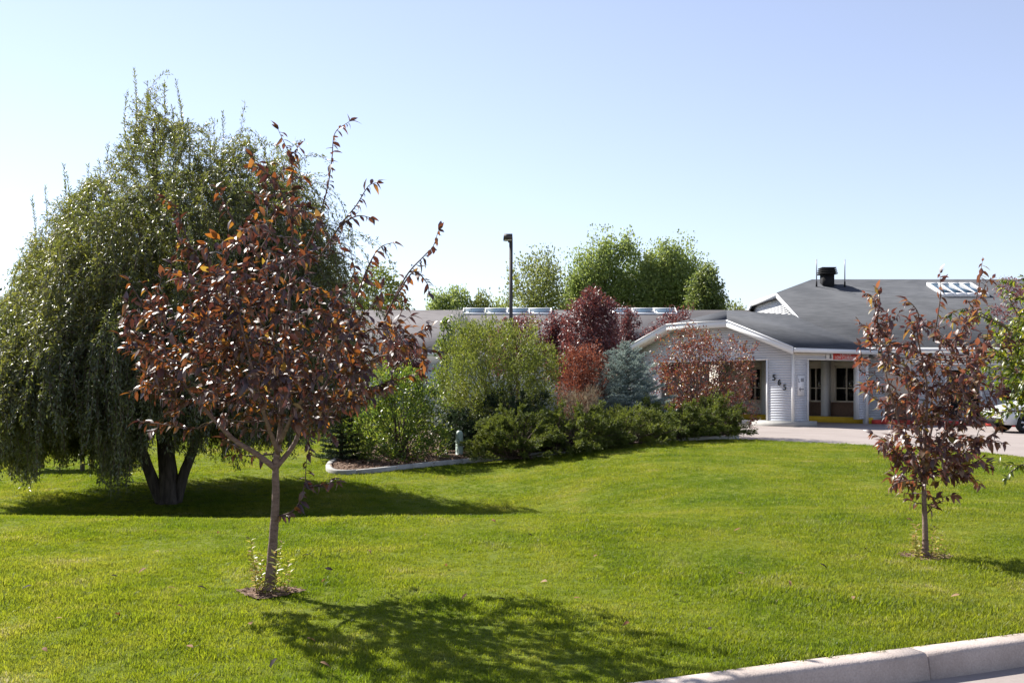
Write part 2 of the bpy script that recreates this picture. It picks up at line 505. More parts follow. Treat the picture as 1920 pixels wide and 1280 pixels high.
def diamonds(gm, pos, d, up, L, W, fold=0.15):
    """small leaf of two triangles folded on its midrib"""
    n = len(pos)
    L = np.broadcast_to(L, (n,))[:, None]
    W = np.broadcast_to(W, (n,))[:, None]
    d, s, nn = frames(d, up)
    mid = pos + d * L * 0.45 + nn * W * fold
    V = np.stack([pos, mid + s * W * 0.5, pos + d * L, mid - s * W * 0.5], 1).reshape(-1, 3)
    i = np.arange(n)[:, None] * 4
    f = np.concatenate([i + np.array([[0, 1, 2]]), i + np.array([[0, 2, 3]])], 1).reshape(-1, 3)
    gm.add(V, f)


# broad leaf: pointed ellipse, folded on the midrib, tip bent down (unit length along +x, normal +z)
def leaf_shape(w=0.46, curl=0.30, fold=0.10, twist=0.0):
    rows = [(0.0, 0.0), (0.16, 0.55), (0.42, 1.0), (0.70, 0.72), (0.88, 0.32), (1.0, 0.0)]
    V, Fc = [], []
    for i, (t, h) in enumerate(rows):
        z = -curl * t * t
        if h == 0:
            V.append((t, 0, z))
        else:
            hw = h * w * 0.5
            tw = twist * t
            V += [(t, -hw, z + fold * h + tw * hw), (t, 0, z), (t, hw, z + fold * h - tw * hw)]
    Fc += [(0, 1, 2), (0, 2, 3)]
    for r in range(3):
        a = 1 + r * 3
        Fc += [(a, a + 3, a + 4, a + 1), (a + 1, a + 4, a + 5, a + 2)]
    a = 10
    Fc += [(a, 13, a + 1), (a + 1, 13, a + 2)]
    return np.array(V, float), Fc


LEAFV = [leaf_shape(0.48, 0.30, 0.06, 0.2), leaf_shape(0.45, 0.55, 0.08, -0.3), leaf_shape(0.52, 0.20, 0.04, 0.4), leaf_shape(0.42, 0.75, 0.08, 0.0)]


def broad_leaves(gm, pos, d, up, L, var):
    d, s, nn = frames(d, up)
    for k, (LV, LF) in enumerate(LEAFV):
        q = np.where(var == k)[0]
        if len(q) == 0:
            continue
        V = pos[q][:, None, :] + L[q][:, None, None] * (LV[None, :, 0, None] * d[q][:, None, :] + LV[None, :, 1, None] * s[q][:, None, :] + LV[None, :, 2, None] * nn[q][:, None, :])
        m = len(LV)
        off = (np.arange(len(q)) * m)[:, None, None]
        base = gm.n
        gm.V.append(V.reshape(-1, 3))
        gm.n += len(q) * m
        for size in (3, 4):
            ff = np.array([x for x in LF if len(x) == size])
            gm.F.append((ff[None] + off).reshape(-1, size) + base)


# ------------------------------------------------------------------ terrain
_py = np.array([-60, 0, 9.5, 10.8, 11.8, 12.5, 13.3, 14.2, 15.2, 16.4, 18.0, 20.0, 22.0, 24.0, 26.5, 29.0, 31.0, 33.0, 600])
_pz = np.array([0, 0, 0.0, 0.015, 0.01, -0.07, -0.26, -0.50, -0.68, -0.75, -0.70, -0.60, -0.52, -0.42, -0.24, -0.07, -0.01, 0.0, 0.0])
_fy = np.linspace(0, 40, 1601)
_fz = np.interp(_fy, _py, _pz)
_k = np.hanning(25)
_fz = np.convolve(np.pad(_fz, 12, mode='edge'), _k / _k.sum(), mode='valid')


def sstep(a, b, x):
    t = np.clip((x - a) / (b - a), 0, 1)
    return t * t * (3 - 2 * t)


def ground0(x, y):
    x = np.asarray(x, float)
    y = np.asarray(y, float)
    L = 1 - 0.80 * sstep(-1.6, 4.2, x)
    z = L * np.interp(y, _fy, _fz)
    z = z + 0.02 * np.sin(x * 0.9 + 1.3) * np.sin(y * 0.7) * sstep(7, 10, y) * (1 - sstep(24, 28, y))
    return z


def gz(x, y):
    return float(ground0(x, y))


def P(px, py, d):
    """photo pixel at depth d -> point"""
    return np.array([(px - 960.0) / F * d, d, EYE - (py - HZ) / F * d])


def hit(px, py):
    """photo pixel -> point on the lawn"""
    d = 4.0
    while d < 80:
        p = P(px, py, d)
        if p[2] <= gz(p[0], p[1]):
            return p
        d += 0.02
    return P(px, py, 60)


def inside(poly, x, y):
    x = np.asarray(x, float)
    y = np.asarray(y, float)
    c = np.zeros(x.shape, bool)
    n = len(poly)
    for i in range(n):
        x0, y0 = poly[i][:2]
        x1, y1 = poly[(i + 1) % n][:2]
        if y0 == y1:
            continue
        k = ((y0 > y) != (y1 > y)) & (x < (x1 - x0) * (y - y0) / (y1 - y0) + x0)
        c ^= k
    return c


# street kerb: back (lawn side) line
kerb_ctrl = [(-14, 6.4), (-9, 5.0), (-5, 4.45), (-2.2, 4.55), (-0.6, 4.92), (0.6, 5.34), (1.6, 5.76), (3.27, 6.42), (5.2, 7.35), (8.0, 9.0), (10.5, 11.2), (12.6, 14.5)]
kerb_line = smooth_line([(a, b, 0) for a, b in kerb_ctrl], 10)
# lawn edge along the drive
edge_px = [(1392, 822.5), (1450, 825.5), (1511, 829), (1580, 832), (1649, 835.6), (1740, 840.5), (1829, 847), (1920, 857)]
edge = [hit(*q) for q in edge_px]
edge = [(p[0], p[1]) for p in edge] + [(12.2, 19.6), (12.75, 17.0), (12.75, 14.9)]
street_poly = [(p[0], p[1]) for p in kerb_line] + [(60, 14.5), (60, -40), (-60, -40), (-60, 6.4)]
drive_poly = edge + [(13.2, 13.5), (60, 13.5), (60, 49), (5.0, 52.0), (3.2, 46.0), (3.6, 38.0), (6.4, 33.0)]

# planting bed
bed_px = [(650, 862), (626, 868), (616, 879), (625, 888), (655, 889.5), (700, 886), (745, 881), (792, 875.5), (850, 870), (899, 865.6), (960, 860), (1020, 854.5), (1079, 845.7), (1119, 840),
          (1176, 832.5), (1254, 827), (1320, 824.6), (1384, 823)]
bed_front = np.array([hit(*q) for q in bed_px])
bed_back = [(-3.4, 27.5), (-3.4, 29.0), (-3.3, 31), (-3.0, 33), (-2.6, 35), (-2.0, 36.5), (-1.5, 38), (-0.8, 39), (0.0, 39.6), (0.6, 40), (1.2, 40.2), (1.9, 40.3), (2.6, 40), (3.2, 39.2), (3.8, 37.8), (4.6, 36), (5.6, 33.6), (6.2, 31.2)]
bed_poly = [(p[0], p[1]) for p in bed_front] + bed_back[::-1]
bed_poly = [(p[0], p[1]) for p in bed_front] + [b for b in bed_back[::-1]]

S1 = hit(505, 1112)      # young plum near
S2 = hit(1735, 1046)     # young plum right


def terrain_z(x, y):
    z = ground0(x, y)
    z = np.where(inside(drive_poly, x, y), -0.16, z)
    z = np.where(inside(street_poly, x, y), -0.30, z)
    return z


xs = np.concatenate([[-700, -400, -200, -100, -60, -40, -30, -24, -20, -18, -16], np.arange(-15, 15.01, 0.14), [16, 18, 20, 24, 30, 40, 60, 100, 200, 400, 700]])
ys = np.concatenate([[-80, -40, -20, -10, -5, 0, 2, 3, 3.6], np.arange(4.0, 34, 0.14), [35, 37, 40, 45, 52, 60, 80, 120, 200, 400, 900, 1800]])
X, Y = np.meshgrid(xs, ys)
Z = terrain_z(X, Y)
nx, ny = len(xs), len(ys)
i = np.arange(ny - 1)[:, None] * nx
j = np.arange(nx - 1)[None, :]
ff = np.stack([i + j, i + j + 1, i + nx + j + 1, i + nx + j], -1).reshape(-1, 4)
tag(obj("ground", G().add(np.stack([X, Y, Z], -1).reshape(-1, 3), ff), M['soil'], smooth=True), kind="structure")


def sheet(name, poly, z, mat):
    gm = G()
    gm.add([(p[0], p[1], z) for p in poly], [tuple(range(len(poly)))])
    o = obj(name, gm, mat)
    tag(o, kind="structure")
    if sum(poly[i][0] * poly[(i + 1) % len(poly)][1] - poly[(i + 1) % len(poly)][0] * poly[i][1] for i in range(len(poly))) < 0:
        o.data.flip_normals()
    return o


sheet("driveway", drive_poly, -0.09, M['drive'])
sheet("street", street_poly, -0.148, M['drive'])

# street kerb in cast segments with open joints
kerb_root = empty("street_kerb", (0, 0, 0), kind="structure")
seg_len = np.concatenate([[0], np.cumsum(np.linalg.norm(np.diff(kerb_line, axis=0), axis=1))])
joint_at = float(np.interp(2.42, kerb_line[:, 0], seg_len))
cuts = [joint_at + 2.4 * k for k in range(-12, 12)]
nrm2 = unit(np.stack([np.gradient(kerb_line[:, 1]), -np.gradient(kerb_line[:, 0])], 1))   # towards the street
for a, b in zip(cuts[:-1], cuts[1:]):
    a, b = max(a, 0), min(b, seg_len[-1])
    if b - a < 0.2:
        continue
    ss = np.linspace(a + 0.006, b - 0.006, 9)
    c = np.stack([np.interp(ss, seg_len, kerb_line[:, k]) for k in (0, 1)], 1)
    nn = np.stack([np.interp(ss, seg_len, nrm2[:, k]) for k in (0, 1)], 1)
    prof = [(0.0, -0.3), (0.0, -0.004), (0.012, 0.004), (0.128, 0.004), (0.150, -0.004), (0.160, -0.022), (0.185, -0.15), (0.185, -0.3)]
    m = len(prof)
    V = np.array([[(c[i][0] + nn[i][0] * o_, c[i][1] + nn[i][1] * o_, h_) for o_, h_ in prof] for i in range(len(ss))]).reshape(-1, 3)
    Fq = [(i * m + q, i * m + q + 1, (i + 1) * m + q + 1, (i + 1) * m + q) for i in range(len(ss) - 1) for q in range(m - 1)]
    Fq += [tuple(range(m))[::-1], tuple((len(ss) - 1) * m + q for q in range(m))]
    obj("kerb_segment", G().add(V, Fq), M['kerb'], kerb_root)

# mulch bed and its concrete edging
gm = G()
rows = 14
BV = []
for (f3, b2) in zip(bed_front, bed_back):
    for k in range(rows):
        t = k / (rows - 1)
        x = f3[0] * (1 - t) + b2[0] * t
        y = f3[1] * (1 - t) + b2[1] * t
        BV.append((x, y, gz(x, y) + 0.05 + 0.03 * math.sin(x * 5 + y * 3)))
n_ = len(bed_front)
BF = [(a * rows + k, (a + 1) * rows + k, (a + 1) * rows + k + 1, a * rows + k + 1) for a in range(n_ - 1) for k in range(rows - 1)]
tag(obj("mulch_bed", G().add(BV, BF), M['mulch'], smooth=True), kind="structure")
edl = smooth_line(bed_front, 6)
en = unit(np.stack([np.gradient(edl[:, 1]), -np.gradient(edl[:, 0])], 1))
edr = empty("bed_edging", (0, 0, 0), kind="structure")
st_ = np.concatenate([[0], np.cumsum(np.linalg.norm(np.diff(edl, axis=0), axis=1))])
a = 0.0
while a < st_[-1] - 0.3:
    b = min(a + 1.5, st_[-1])
    ss = np.linspace(a + 0.005, b - 0.005, 7)
    c = np.stack([np.interp(ss, st_, edl[:, k]) for k in (0, 1)], 1)
    nn = np.stack([np.interp(ss, st_, en[:, k]) for k in (0, 1)], 1)
    prof = [(-0.07, -0.06), (-0.07, 0.085), (-0.05, 0.11), (0.05, 0.11), (0.07, 0.085), (0.07, -0.06)]
    m = len(prof)
    V = np.array([[(c[i][0] + nn[i][0] * o_, c[i][1] + nn[i][1] * o_, gz(c[i][0], c[i][1]) + h_) for o_, h_ in prof] for i in range(len(ss))]).reshape(-1, 3)
    Fq = [(i * m + q, i * m + q + 1, (i + 1) * m + q + 1, (i + 1) * m + q) for i in range(len(ss) - 1) for q in range(m - 1)]
    Fq += [tuple(range(m))[::-1], tuple((len(ss) - 1) * m + q for q in range(m))]
    obj("edging_stone", G().add(V, Fq), M['edging'], edr)
    a = b


def chips(name, pts, mat, size=0.05):
    pts = np.array(pts)
    n = len(pts)
    d = rng.normal(size=(n, 3))
    d[:, 2] *= 0.25
    up = np.tile([0, 0, 1.0], (n, 1)) + rng.normal(size=(n, 3)) * 0.3
    gm = G()
    diamonds(gm, pts, d, up, size * rng.uniform(0.6, 1.8, n), size * rng.uniform(0.25, 0.5, n), fold=0.3)
    return tag(obj(name, gm, mat), kind="stuff")


cp = []
while len(cp) < 2600:
    x, y = rng.uniform(-4.6, 1.5), rng.uniform(21.0, 27.5)
    if inside(bed_poly, np.array([x]), np.array([y]))[0]:
        cp.append((x, y, gz(x, y) + 0.06 + rng.uniform(0, 0.04)))
chips("bark_mulch", cp, M['chip'], 0.09)

# ------------------------------------------------------------------ building: drive-through porch turned to the drive
A_ = math.radians(53)
C0 = np.array([11.3, 40.0])
U = np.array([-math.cos(A_), math.sin(A_)])      # along the gable wall, away to the left
W_ = np.array([math.sin(A_), math.cos(A_)])      # along the side wall, away to the right


def B(t, s, z):
    q = C0 + t * U + s * W_
    return (q[0], q[1], z)


GW = 9.44
EZ = 3.10
SL = 0.364
OPEN = 2.62
porch = empty("drive_through_porch", (*C0, 0), "pale grey sided drive-through porch with clipped gable and number 565", "porch")


def part(name, gm, mat, parent=porch, kind=None, label=None):
    o = obj(name, gm, mat, parent, kind=kind)
    if label:
        o["label"] = label
    return o


def board_s(t0, t1, z0, h, sgn=-1):
    """lap siding board on the gable wall (faces -s)"""
    v = [B(t, s, z) for t in (t0, t1) for (s, z) in ((0.0, z0), (-0.012, z0), (-0.003, z0 + h), (0.0, z0 + h))]
    return v, [(0, 1, 2, 3), (7, 6, 5, 4), (0, 4, 5, 1), (1, 5, 6, 2), (2, 6, 7, 3), (3, 7, 4, 0)]


def board_t(s0, s1, z0, h):
    """lap siding board on the side wall (faces -t)"""
    v = [B(t, s, z) for s in (s0, s1) for (t, z) in ((0.0, z0), (-0.012, z0), (-0.003, z0 + h), (0.0, z0 + h))]
    return v, [(3, 2, 1, 0), (4, 5, 6, 7), (1, 5, 4, 0), (2, 6, 5, 1), (3, 7, 6, 2), (0, 4, 7, 3)]


HB = 0.104
# wall cores
TH = 0.16
def gable_poly(t0, t1, z0, z1f):
    return [B(t0, 0.0, z0), B(t1, 0.0, z0)] + z1f


wg = G()
wg.add(*box(0.0, 1.31, 0.002, TH, 0.12, OPEN, T=B))
wg.add(*box(7.51, GW, 0.002, TH, 0.12, OPEN, T=B))
poly = [B(0, 0.002, OPEN), B(GW, 0.002, OPEN), B(GW, 0.002, EZ), B(6.47, 0.002, EZ + SL * 2.97), B(2.97, 0.002, EZ + SL * 2.97), B(0, 0.002, EZ)]
wg.add(*prism(poly, (W_[0] * TH, W_[1] * TH, 0)))
gw = part("gable_wall", wg, M['siding'])
z = 0.12
while z < EZ + SL * 2.97 - 0.12:
    h = HB
    if z + h <= OPEN + 0.01:
        segs = [(0.05, 1.25), (7.57, GW - 0.03)]
    else:
        zz = z + h * 0.7
        ins = 0.0 if zz < EZ else (zz - EZ) / SL
        segs = [(0.05 + ins, GW - 0.03 - ins)]
    for a, b in segs:
        if b - a > 0.1:
            part("siding_board", G().add(*board_s(a, b, z, h)), M['siding'], gw)
    z += h
wsd = G()
SLEN = 4.95
wsd.add(*box(0.002, TH, 0.0 + TH, 0.95, 0.12, OPEN, T=B))
wsd.add(*box(0.002, TH, 4.37, SLEN, 0.12, OPEN, T=B))
wsd.add(*box(0.002, TH, TH, SLEN, OPEN, EZ - 0.05, T=B))
sw = part("side_wall", wsd, M['siding'])
z = 0.12
while z < EZ - 0.2:
    segs = [(0.05, 0.90), (4.43, SLEN)] if z + HB <= OPEN + 0.01 else [(0.05, SLEN)]
    for a, b in segs:
        part("siding_board", G().add(*board_t(a, b, z, HB)), M['siding'], sw)
    z += HB
# far wall of the gable's left side, with its own opening towards the left
part("rear_side_wall", G().add(*box(GW - TH, GW, TH, 0.7, 0.12, EZ - 0.05, T=B)).add(*box(GW - TH, GW, 0.7, 6.2, OPEN, EZ - 0.05, T=B)), M['siding'])
# corner boards, opening trims
for nm, bx in (("corner_board", (-0.032, 0.06, -0.034, 0.045, 0.12, EZ - 0.06)), ("corner_board", (GW - 0.03, GW + 0.03, -0.034, 0.05, 0.12, EZ - 0.06)),
               ("opening_trim", (1.245, 1.33, -0.036, TH + 0.02, 0.12, OPEN)), ("opening_trim", (7.49, 7.575, -0.036, TH + 0.02, 0.12, OPEN)), ("opening_trim", (1.245, 7.575, -0.037, TH + 0.02, OPEN - 0.003, OPEN + 0.06)),
               ("opening_trim", (-0.036, TH + 0.02, 0.89, 0.965, 0.12, OPEN)), ("opening_trim", (-0.036, TH + 0.02, 4.355, 4.435, 0.12, OPEN)), ("opening_trim", (-0.037, TH + 0.02, 0.89, 4.435, OPEN - 0.003, OPEN + 0.05)),
               ("corner_post", (-0.05, 0.12, SLEN + 0.001, SLEN + 0.16, -0.1, EZ - 0.06))):
    part(nm, gbox(*bx, T=B), M['trim'])
# slab under the piers
part("pier_slab", gbox(-0.22, 1.9, -0.25, 1.25, -0.15, 0.118, T=B), M['slab'])
part("pier_slab", gbox(7.2, GW + 0.2, -0.2, 1.8, -0.15, 0.118, T=B), M['slab'])
part("entry_step", gbox(1.902, 7.198, -0.25, 0.3, -0.15, 0.116, T=B), M['slab'])
# roof planes (0.12 m thick) with hip clip
KZ = EZ + SL * 2.97
RZ = EZ + SL * 4.72
OV = 0.55
up = (0, 0, 0.12)
eT = -0.42
eZ = EZ + SL * eT
roofR = [B(eT, -OV, eZ), B(eT, 7.6, eZ), B(4.72, 7.6, RZ), B(4.72, 1.45, RZ), B(2.97, -OV, KZ)]
roofL = [B(GW - eT, 7.6, eZ), B(GW - eT, -OV, eZ), B(GW - 2.97, -OV, KZ), B(4.72, 1.45, RZ), B(4.72, 7.6, RZ)]
roofH = [B(2.97, -OV, KZ), B(4.72, 1.45, RZ), B(GW - 2.97, -OV, KZ)]
for nm, rp in (("roof_slope", roofR), ("roof_slope", roofL), ("roof_hip", roofH)):
    part(nm, G().add(*prism(rp, up)), M['roof'])


def strip(p0, p1, hgt, drop, thick_vec):
    """board hanging below a roof edge"""
    a, b = np.array(p0), np.array(p1)
    poly = [a + (0, 0, drop), b + (0, 0, drop), b + (0, 0, drop - hgt), a + (0, 0, drop - hgt)]
    return prism(poly, thick_vec)


sv = (-W_[0] * 0.03, -W_[1] * 0.03, 0)
tv = (-U[0] * 0.03, -U[1] * 0.03, 0)
for a, b in ((B(eT, -OV - 0.002, eZ), B(2.97, -OV - 0.002, KZ)), (B(2.97, -OV - 0.002, KZ), B(GW - 2.97, -OV - 0.002, KZ)), (B(GW - 2.97, -OV - 0.002, KZ), B(GW - eT, -OV - 0.002, eZ))):
    part("rake_board", G().add(*strip(a, b, 0.27, 0.125, sv)), M['trim'])
    part("drip_edge", G().add(*strip(a, b, 0.045, 0.155, (sv[0] * 1.8, sv[1] * 1.8, 0))), M['trim'])
part("gutter", G().add(*strip(B(eT - 0.002, -OV, eZ), B(eT - 0.002, 5.05, eZ), 0.17, 0.11, (tv[0] * 4, tv[1] * 4, 0))), M['trim'])
# soffits
for a, b in ((B(0.0, 0, EZ - 0.14), B(2.97, 0, KZ - 0.14)), (B(2.97, 0, KZ - 0.14), B(GW - 2.97, 0, KZ - 0.14)), (B(GW - 2.97, 0, KZ - 0.14), B(GW, 0, EZ - 0.14))):
    a, b = np.array(a), np.array(b)
    o_ = np.array((-W_[0] * OV, -W_[1] * OV, 0))
    o2 = np.array((-W_[0] * 0.03, -W_[1] * 0.03, 0))
    part("soffit", G().add(*prism([a + o2, b + o2, b + o_, a + o_], (0, 0, 0.02))), M['soffit'])
part("soffit", gbox(-0.41, -0.03, -OV + 0.02, 5.0, EZ - 0.20, EZ - 0.18, T=B), M['soffit'])
part("frieze_board", gbox(-0.038, -0.003, 0.06, 5.0, EZ - 0.30, EZ - 0.201, T=B), M['soffit'])
# ceiling, rear wall with windows, yellow kerb
part("ceiling", gbox(TH, GW - TH, TH, 6.3, OPEN + 0.08, OPEN + 0.12, T=B), M['soffit'])
BS = 6.30
wins = [(1.25, 2.5), (3.15, 3.9), (4.6, 5.7), (6.7, 7.5)]
rw = G()
rw.add(*box(-1.2, 3.9, BS, BS + 0.2, -0.12, 0.80, T=B))
rear_base = part("rear_wall_base", rw, M['wainscot'])
rw = G()
edges_ = [-1.2] + [q for w in wins for q in w] + [GW]
for k in range(0, len(edges_), 2):
    rw.add(*box(edges_[k], edges_[k + 1], BS, BS + 0.2, 0.80, OPEN + 0.1, T=B))
for a, b in wins:
    rw.add(*box(a, b, BS, BS + 0.2, 2.42, OPEN + 0.1, T=B))
rw.add(*box(3.9, GW, BS, BS + 0.2, -0.12, 0.80, T=B))
rear = part("rear_wall", rw, M['stucco'])
for a, b in wins:
    wf = part("rear_window", gbox(a, b, BS + 0.12, BS + 0.14, 0.80, 2.42, T=B), M['glass'])
    m_ = (a + b) / 2
    for bx in ((a, a + 0.06, BS - 0.02, BS + 0.1, 0.8, 2.42), (b - 0.06, b, BS - 0.02, BS + 0.1, 0.8, 2.42), (a + 0.06, b - 0.06, BS - 0.02, BS + 0.1, 0.8, 0.87), (a + 0.06, b - 0.06, BS - 0.02, BS + 0.1, 2.36, 2.42),
               (m_ - 0.025, m_ + 0.025, BS + 0.0, BS + 0.1, 0.87, 2.36), (a + 0.06, b - 0.06, BS + 0.02, BS + 0.09, 1.42, 1.47)):
        part("window_bar", gbox(*bx, T=B), M['stucco'], wf)
for t_ in (2.68, 6.1):
    part("pilaster", gbox(t_, t_ + 0.3, BS - 0.35, BS - 0.002, 0.0, OPEN + 0.08, T=B), M['trim'])
part("walk", gbox(-0.05, GW + 0.3, 5.35, BS - 0.001, -0.12, 0.16, T=B), M['slab'])
part("yellow_kerb", gbox(-0.12, GW + 0.3, 5.18, 5.348, -0.12, 0.17, T=B), M['yellow'])


# lettering
def text_geo(body, size, place, depth=0.0, align='LEFT'):
    cu = bpy.data.curves.new("lettering", 'FONT')
    cu.body = body
    cu.size = size
    cu.align_x = align
    cu.extrude = depth
    to = bpy.data.objects.new("lettering", cu)
    COL.objects.link(to)
    bpy.context.view_layer.update()
    dg = bpy.context.evaluated_depsgraph_get()
    me = bpy.data.meshes.new_from_object(to.evaluated_get(dg))
    V = np.array([v.co[:] for v in me.vertices])
    Fc = [tuple(p.vertices) for p in me.polygons]
    bpy.data.objects.remove(to)
    bpy.data.curves.remove(cu)
    bpy.data.meshes.remove(me)
    return G().add(np.array([place(*v) for v in V]), Fc)


# 565 on the gable pier (local x runs right = -t)
for k, ch in enumerate("565"):
    t0 = 1.02 - 0.27 * k
    z0 = 1.78 - 0.20 * k
    part("house_number", text_geo(ch, 0.35, lambda x, y, z, t0=t0, z0=z0: B(t0 - x, -0.040 - z, z0 + y), 0.018), M['black'])

sgn = empty("direction_sign", B(-0.04, 0.45, 1.4), "small white sign with arrow beside the porch drive opening", "sign")
obj("panel", gbox(-0.045, -0.031, 0.22, 0.66, 1.15, 1.98, T=B), M['signwhite'], sgn)
gm = G()
gm.add(*prism([B(-0.047, 0.30, 1.42), B(-0.047, 0.40, 1.52), B(-0.047, 0.40, 1.32)], (tv[0] * 0.1, tv[1] * 0.1, 0)))
gm.add(*box(-0.05, -0.047, 0.40, 0.62, 1.40, 1.44, T=B))
obj("arrow", gm, M['greymark'], sgn)
gm = G()
for (s0, s1, z0, z1) in ((0.27, 0.30, 1.70, 1.85), (0.30, 0.36, 1.70, 1.73), (0.42, 0.47, 1.72, 1.86), (0.49, 0.54, 1.72, 1.86), (0.56, 0.61, 1.72, 1.86)):
    gm.add(*box(-0.05, -0.047, s0, s1, z0, z1, T=B))
obj("lettering", gm, M['greymark'], sgn)

csg = empty("clearance_sign", B(-0.05, 3.0, 2.7), "red and white low clearance sign above the porch drive opening", "sign")
obj("panel", gbox(-0.062, -0.045, 2.10, 4.35, 2.64, 2.95, T=B), M['signwhite'], csg)
obj("red_field", gbox(-0.066, -0.063, 2.55, 4.34, 2.65, 2.94, T=B), M['signred'], csg)
obj("lettering", text_geo("CAUTION", 0.17, lambda x, y, z: B(-0.069, 3.42 + x, 2.815 + y), 0, 'CENTER'), M['signwhite'], csg)
obj("lettering", text_geo("LOW CLEARANCE", 0.19, lambda x, y, z: B(-0.069, 3.44 + x * 0.95, 2.675 + y), 0, 'CENTER'), M['signwhite'], csg)
gm = G()
gm.add(*prism([B(-0.066, 2.30, 2.68), B(-0.066, 2.46, 2.68), B(-0.066, 2.44, 2.80), B(-0.066, 2.34, 2.90)], (tv[0] * 0.05, tv[1] * 0.05, 0)))
obj("emblem", gm, M['greymark'], csg)

# ------------------------------------------------------------------ main building (front roughly square to the view)
MS = 0.38
def MR(x, y):
    return EZ + MS * (y - 43.0)


GX = 13.8
RY = 53.6
KY = 50.98
main = empty("main_building", (20, 44, 0), "large grey roofed building with white gable end, roof vent and skylight", "building")


def mpart(name, gm, mat, parent=main, kind=None):
    return obj(name, gm, mat, parent, kind=kind)


up = (0, 0, 0.14)
XR = 60.0
front = [(GX - 0.25, 43.0, MR(0, 43.0)), (XR, 43.0, MR(0, 43.0)), (XR, RY, MR(0, RY)), (16.15, RY, MR(0, RY)), (GX - 0.25, KY, MR(0, KY))]
back = [(XR, 2 * RY - 43, MR(0, 43)), (GX - 0.25, 2 * RY - 43, MR(0, 43)), (GX - 0.25, 2 * RY - KY, MR(0, KY)), (16.15, RY, MR(0, RY)), (XR, RY, MR(0, RY))]
hip = [(GX - 0.25, KY, MR(0, KY)), (16.15, RY, MR(0, RY)), (GX - 0.25, 2 * RY - KY, MR(0, KY))]
for nm, rp in (("roof_slope", front), ("roof_slope", back), ("roof_hip", hip)):
    mpart(nm, G().add(*prism(rp, up)), M['roof'])
# left gable end
zk = MR(0, KY)
gp = [(GX, 44.2, 2.9), (GX, 2 * RY - 44.2, 2.9), (GX, 2 * RY - 44.2, MR(0, 44.2)), (GX, 2 * RY - KY, zk), (GX, KY, zk), (GX, 44.2, MR(0, 44.2))]
gend = mpart("gable_end", G().add(*prism([(a, b, c - 0.02) for a, b, c in gp], (0.2, 0, 0))), M['trim'])
z = 4.3
while z < zk - 0.15:
    y0 = 43 + (z + 0.12 - EZ) / MS
    y1 = 2 * RY - y0
    v = [(GX + o_, y, zz) for y in (y0, y1) for (o_, zz) in ((0.0, z), (-0.005, z), (-0.003, z + 0.104), (0.0, z + 0.104))]
    mpart("siding_board", G().add(v, [(3, 2, 1, 0), (4, 5, 6, 7), (1, 5, 4, 0), (2, 6, 5, 1), (3, 7, 6, 2), (0, 4, 7, 3)]), M['trim'], gend)
    z += 0.104
XE = GX - 0.252
for a, b in (((XE, 46.2, MR(0, 46.2)), (XE, KY, zk)), ((XE, KY, zk), (XE, 2 * RY - KY, zk)), ((XE, 2 * RY - KY, zk), (XE, 2 * RY - 46.2, MR(0, 46.2)))):
    mpart("rake_board", G().add(*strip(a, b, 0.25, 0.15, (-0.03, 0, 0))), M['trim'])
# front walls
mw = G()
WX0 = 15.45
FY = 43.75
doors_ = [(19.05, 20.6, 0.12, 2.3), (21.55, 23.0, 0.9, 2.3)]
xs_ = [WX0] + [q for d_ in doors_ for q in d_[:2]] + [XR - 1]
for k in range(0, len(xs_), 2):
    mw.add(*box(xs_[k], xs_[k + 1], FY, FY + 0.2, -0.12, EZ - 0.1))
for a, b, z0, z1 in doors_:
    mw.add(*box(a, b, FY, FY + 0.2, z1, EZ - 0.1))
    if z0 > 0.2:
        mw.add(*box(a, b, FY, FY + 0.2, 0, z0))
    else:
        mw.add(*box(a, b, FY, FY + 0.2, 0, z0))
fw = mpart("front_wall", mw, M['siding'])
z = 0.14
while z < EZ - 0.35:
    cutx = [WX0 + 0.05]
    for a, b, z0, z1 in doors_:
        if z + HB > z0 - 0.05 and z < z1 + 0.05:
            cutx += [a - 0.08, b + 0.08]
    cutx.append(30.0)
    for k in range(0, len(cutx), 2):
        v = [(x, FY + o_, zz) for x in (cutx[k], cutx[k + 1]) for (o_, zz) in ((0.0, z), (-0.026, z), (-0.006, z + HB), (0.0, z + HB))]
        mpart("siding_board", G().add(v, [(0, 1, 2, 3), (7, 6, 5, 4), (0, 4, 5, 1), (1, 5, 6, 2), (2, 6, 7, 3), (3, 7, 4, 0)]), M['siding'], fw)
    z += HB
ent = mpart("entrance_glass", gbox(19.05, 20.6, FY + 0.12, FY + 0.14, 0.12, 2.3), M['glass'])
for bx in ((19.0, 19.1, FY - 0.035, FY + 0.11, 0.12, 2.3), (20.55, 20.65, FY - 0.035, FY + 0.11, 0.12, 2.3), (19.1, 20.55, FY - 0.035, FY + 0.11, 2.24, 2.34), (19.79, 19.86, FY + 0.02, FY + 0.11, 0.12, 2.24)):
    mpart("door_frame", gbox(*bx), M['trim'], ent)
wf = mpart("front_window", gbox(21.55, 23.0, FY + 0.10, FY + 0.12, 0.9, 2.3), M['curtain'])
for bx in ((21.48, 21.56, FY - 0.04, FY + 0.09, 0.86, 2.36), (22.99, 23.07, FY - 0.04, FY + 0.09, 0.86, 2.36), (21.56, 22.99, FY - 0.04, FY + 0.09, 2.28, 2.36), (21.56, 22.99, FY - 0.06, FY + 0.09, 0.84, 0.92), (22.24, 22.31, FY + 0.02, FY + 0.09, 0.92, 2.28)):
    mpart("window_frame", gbox(*bx), M['trim'], wf)
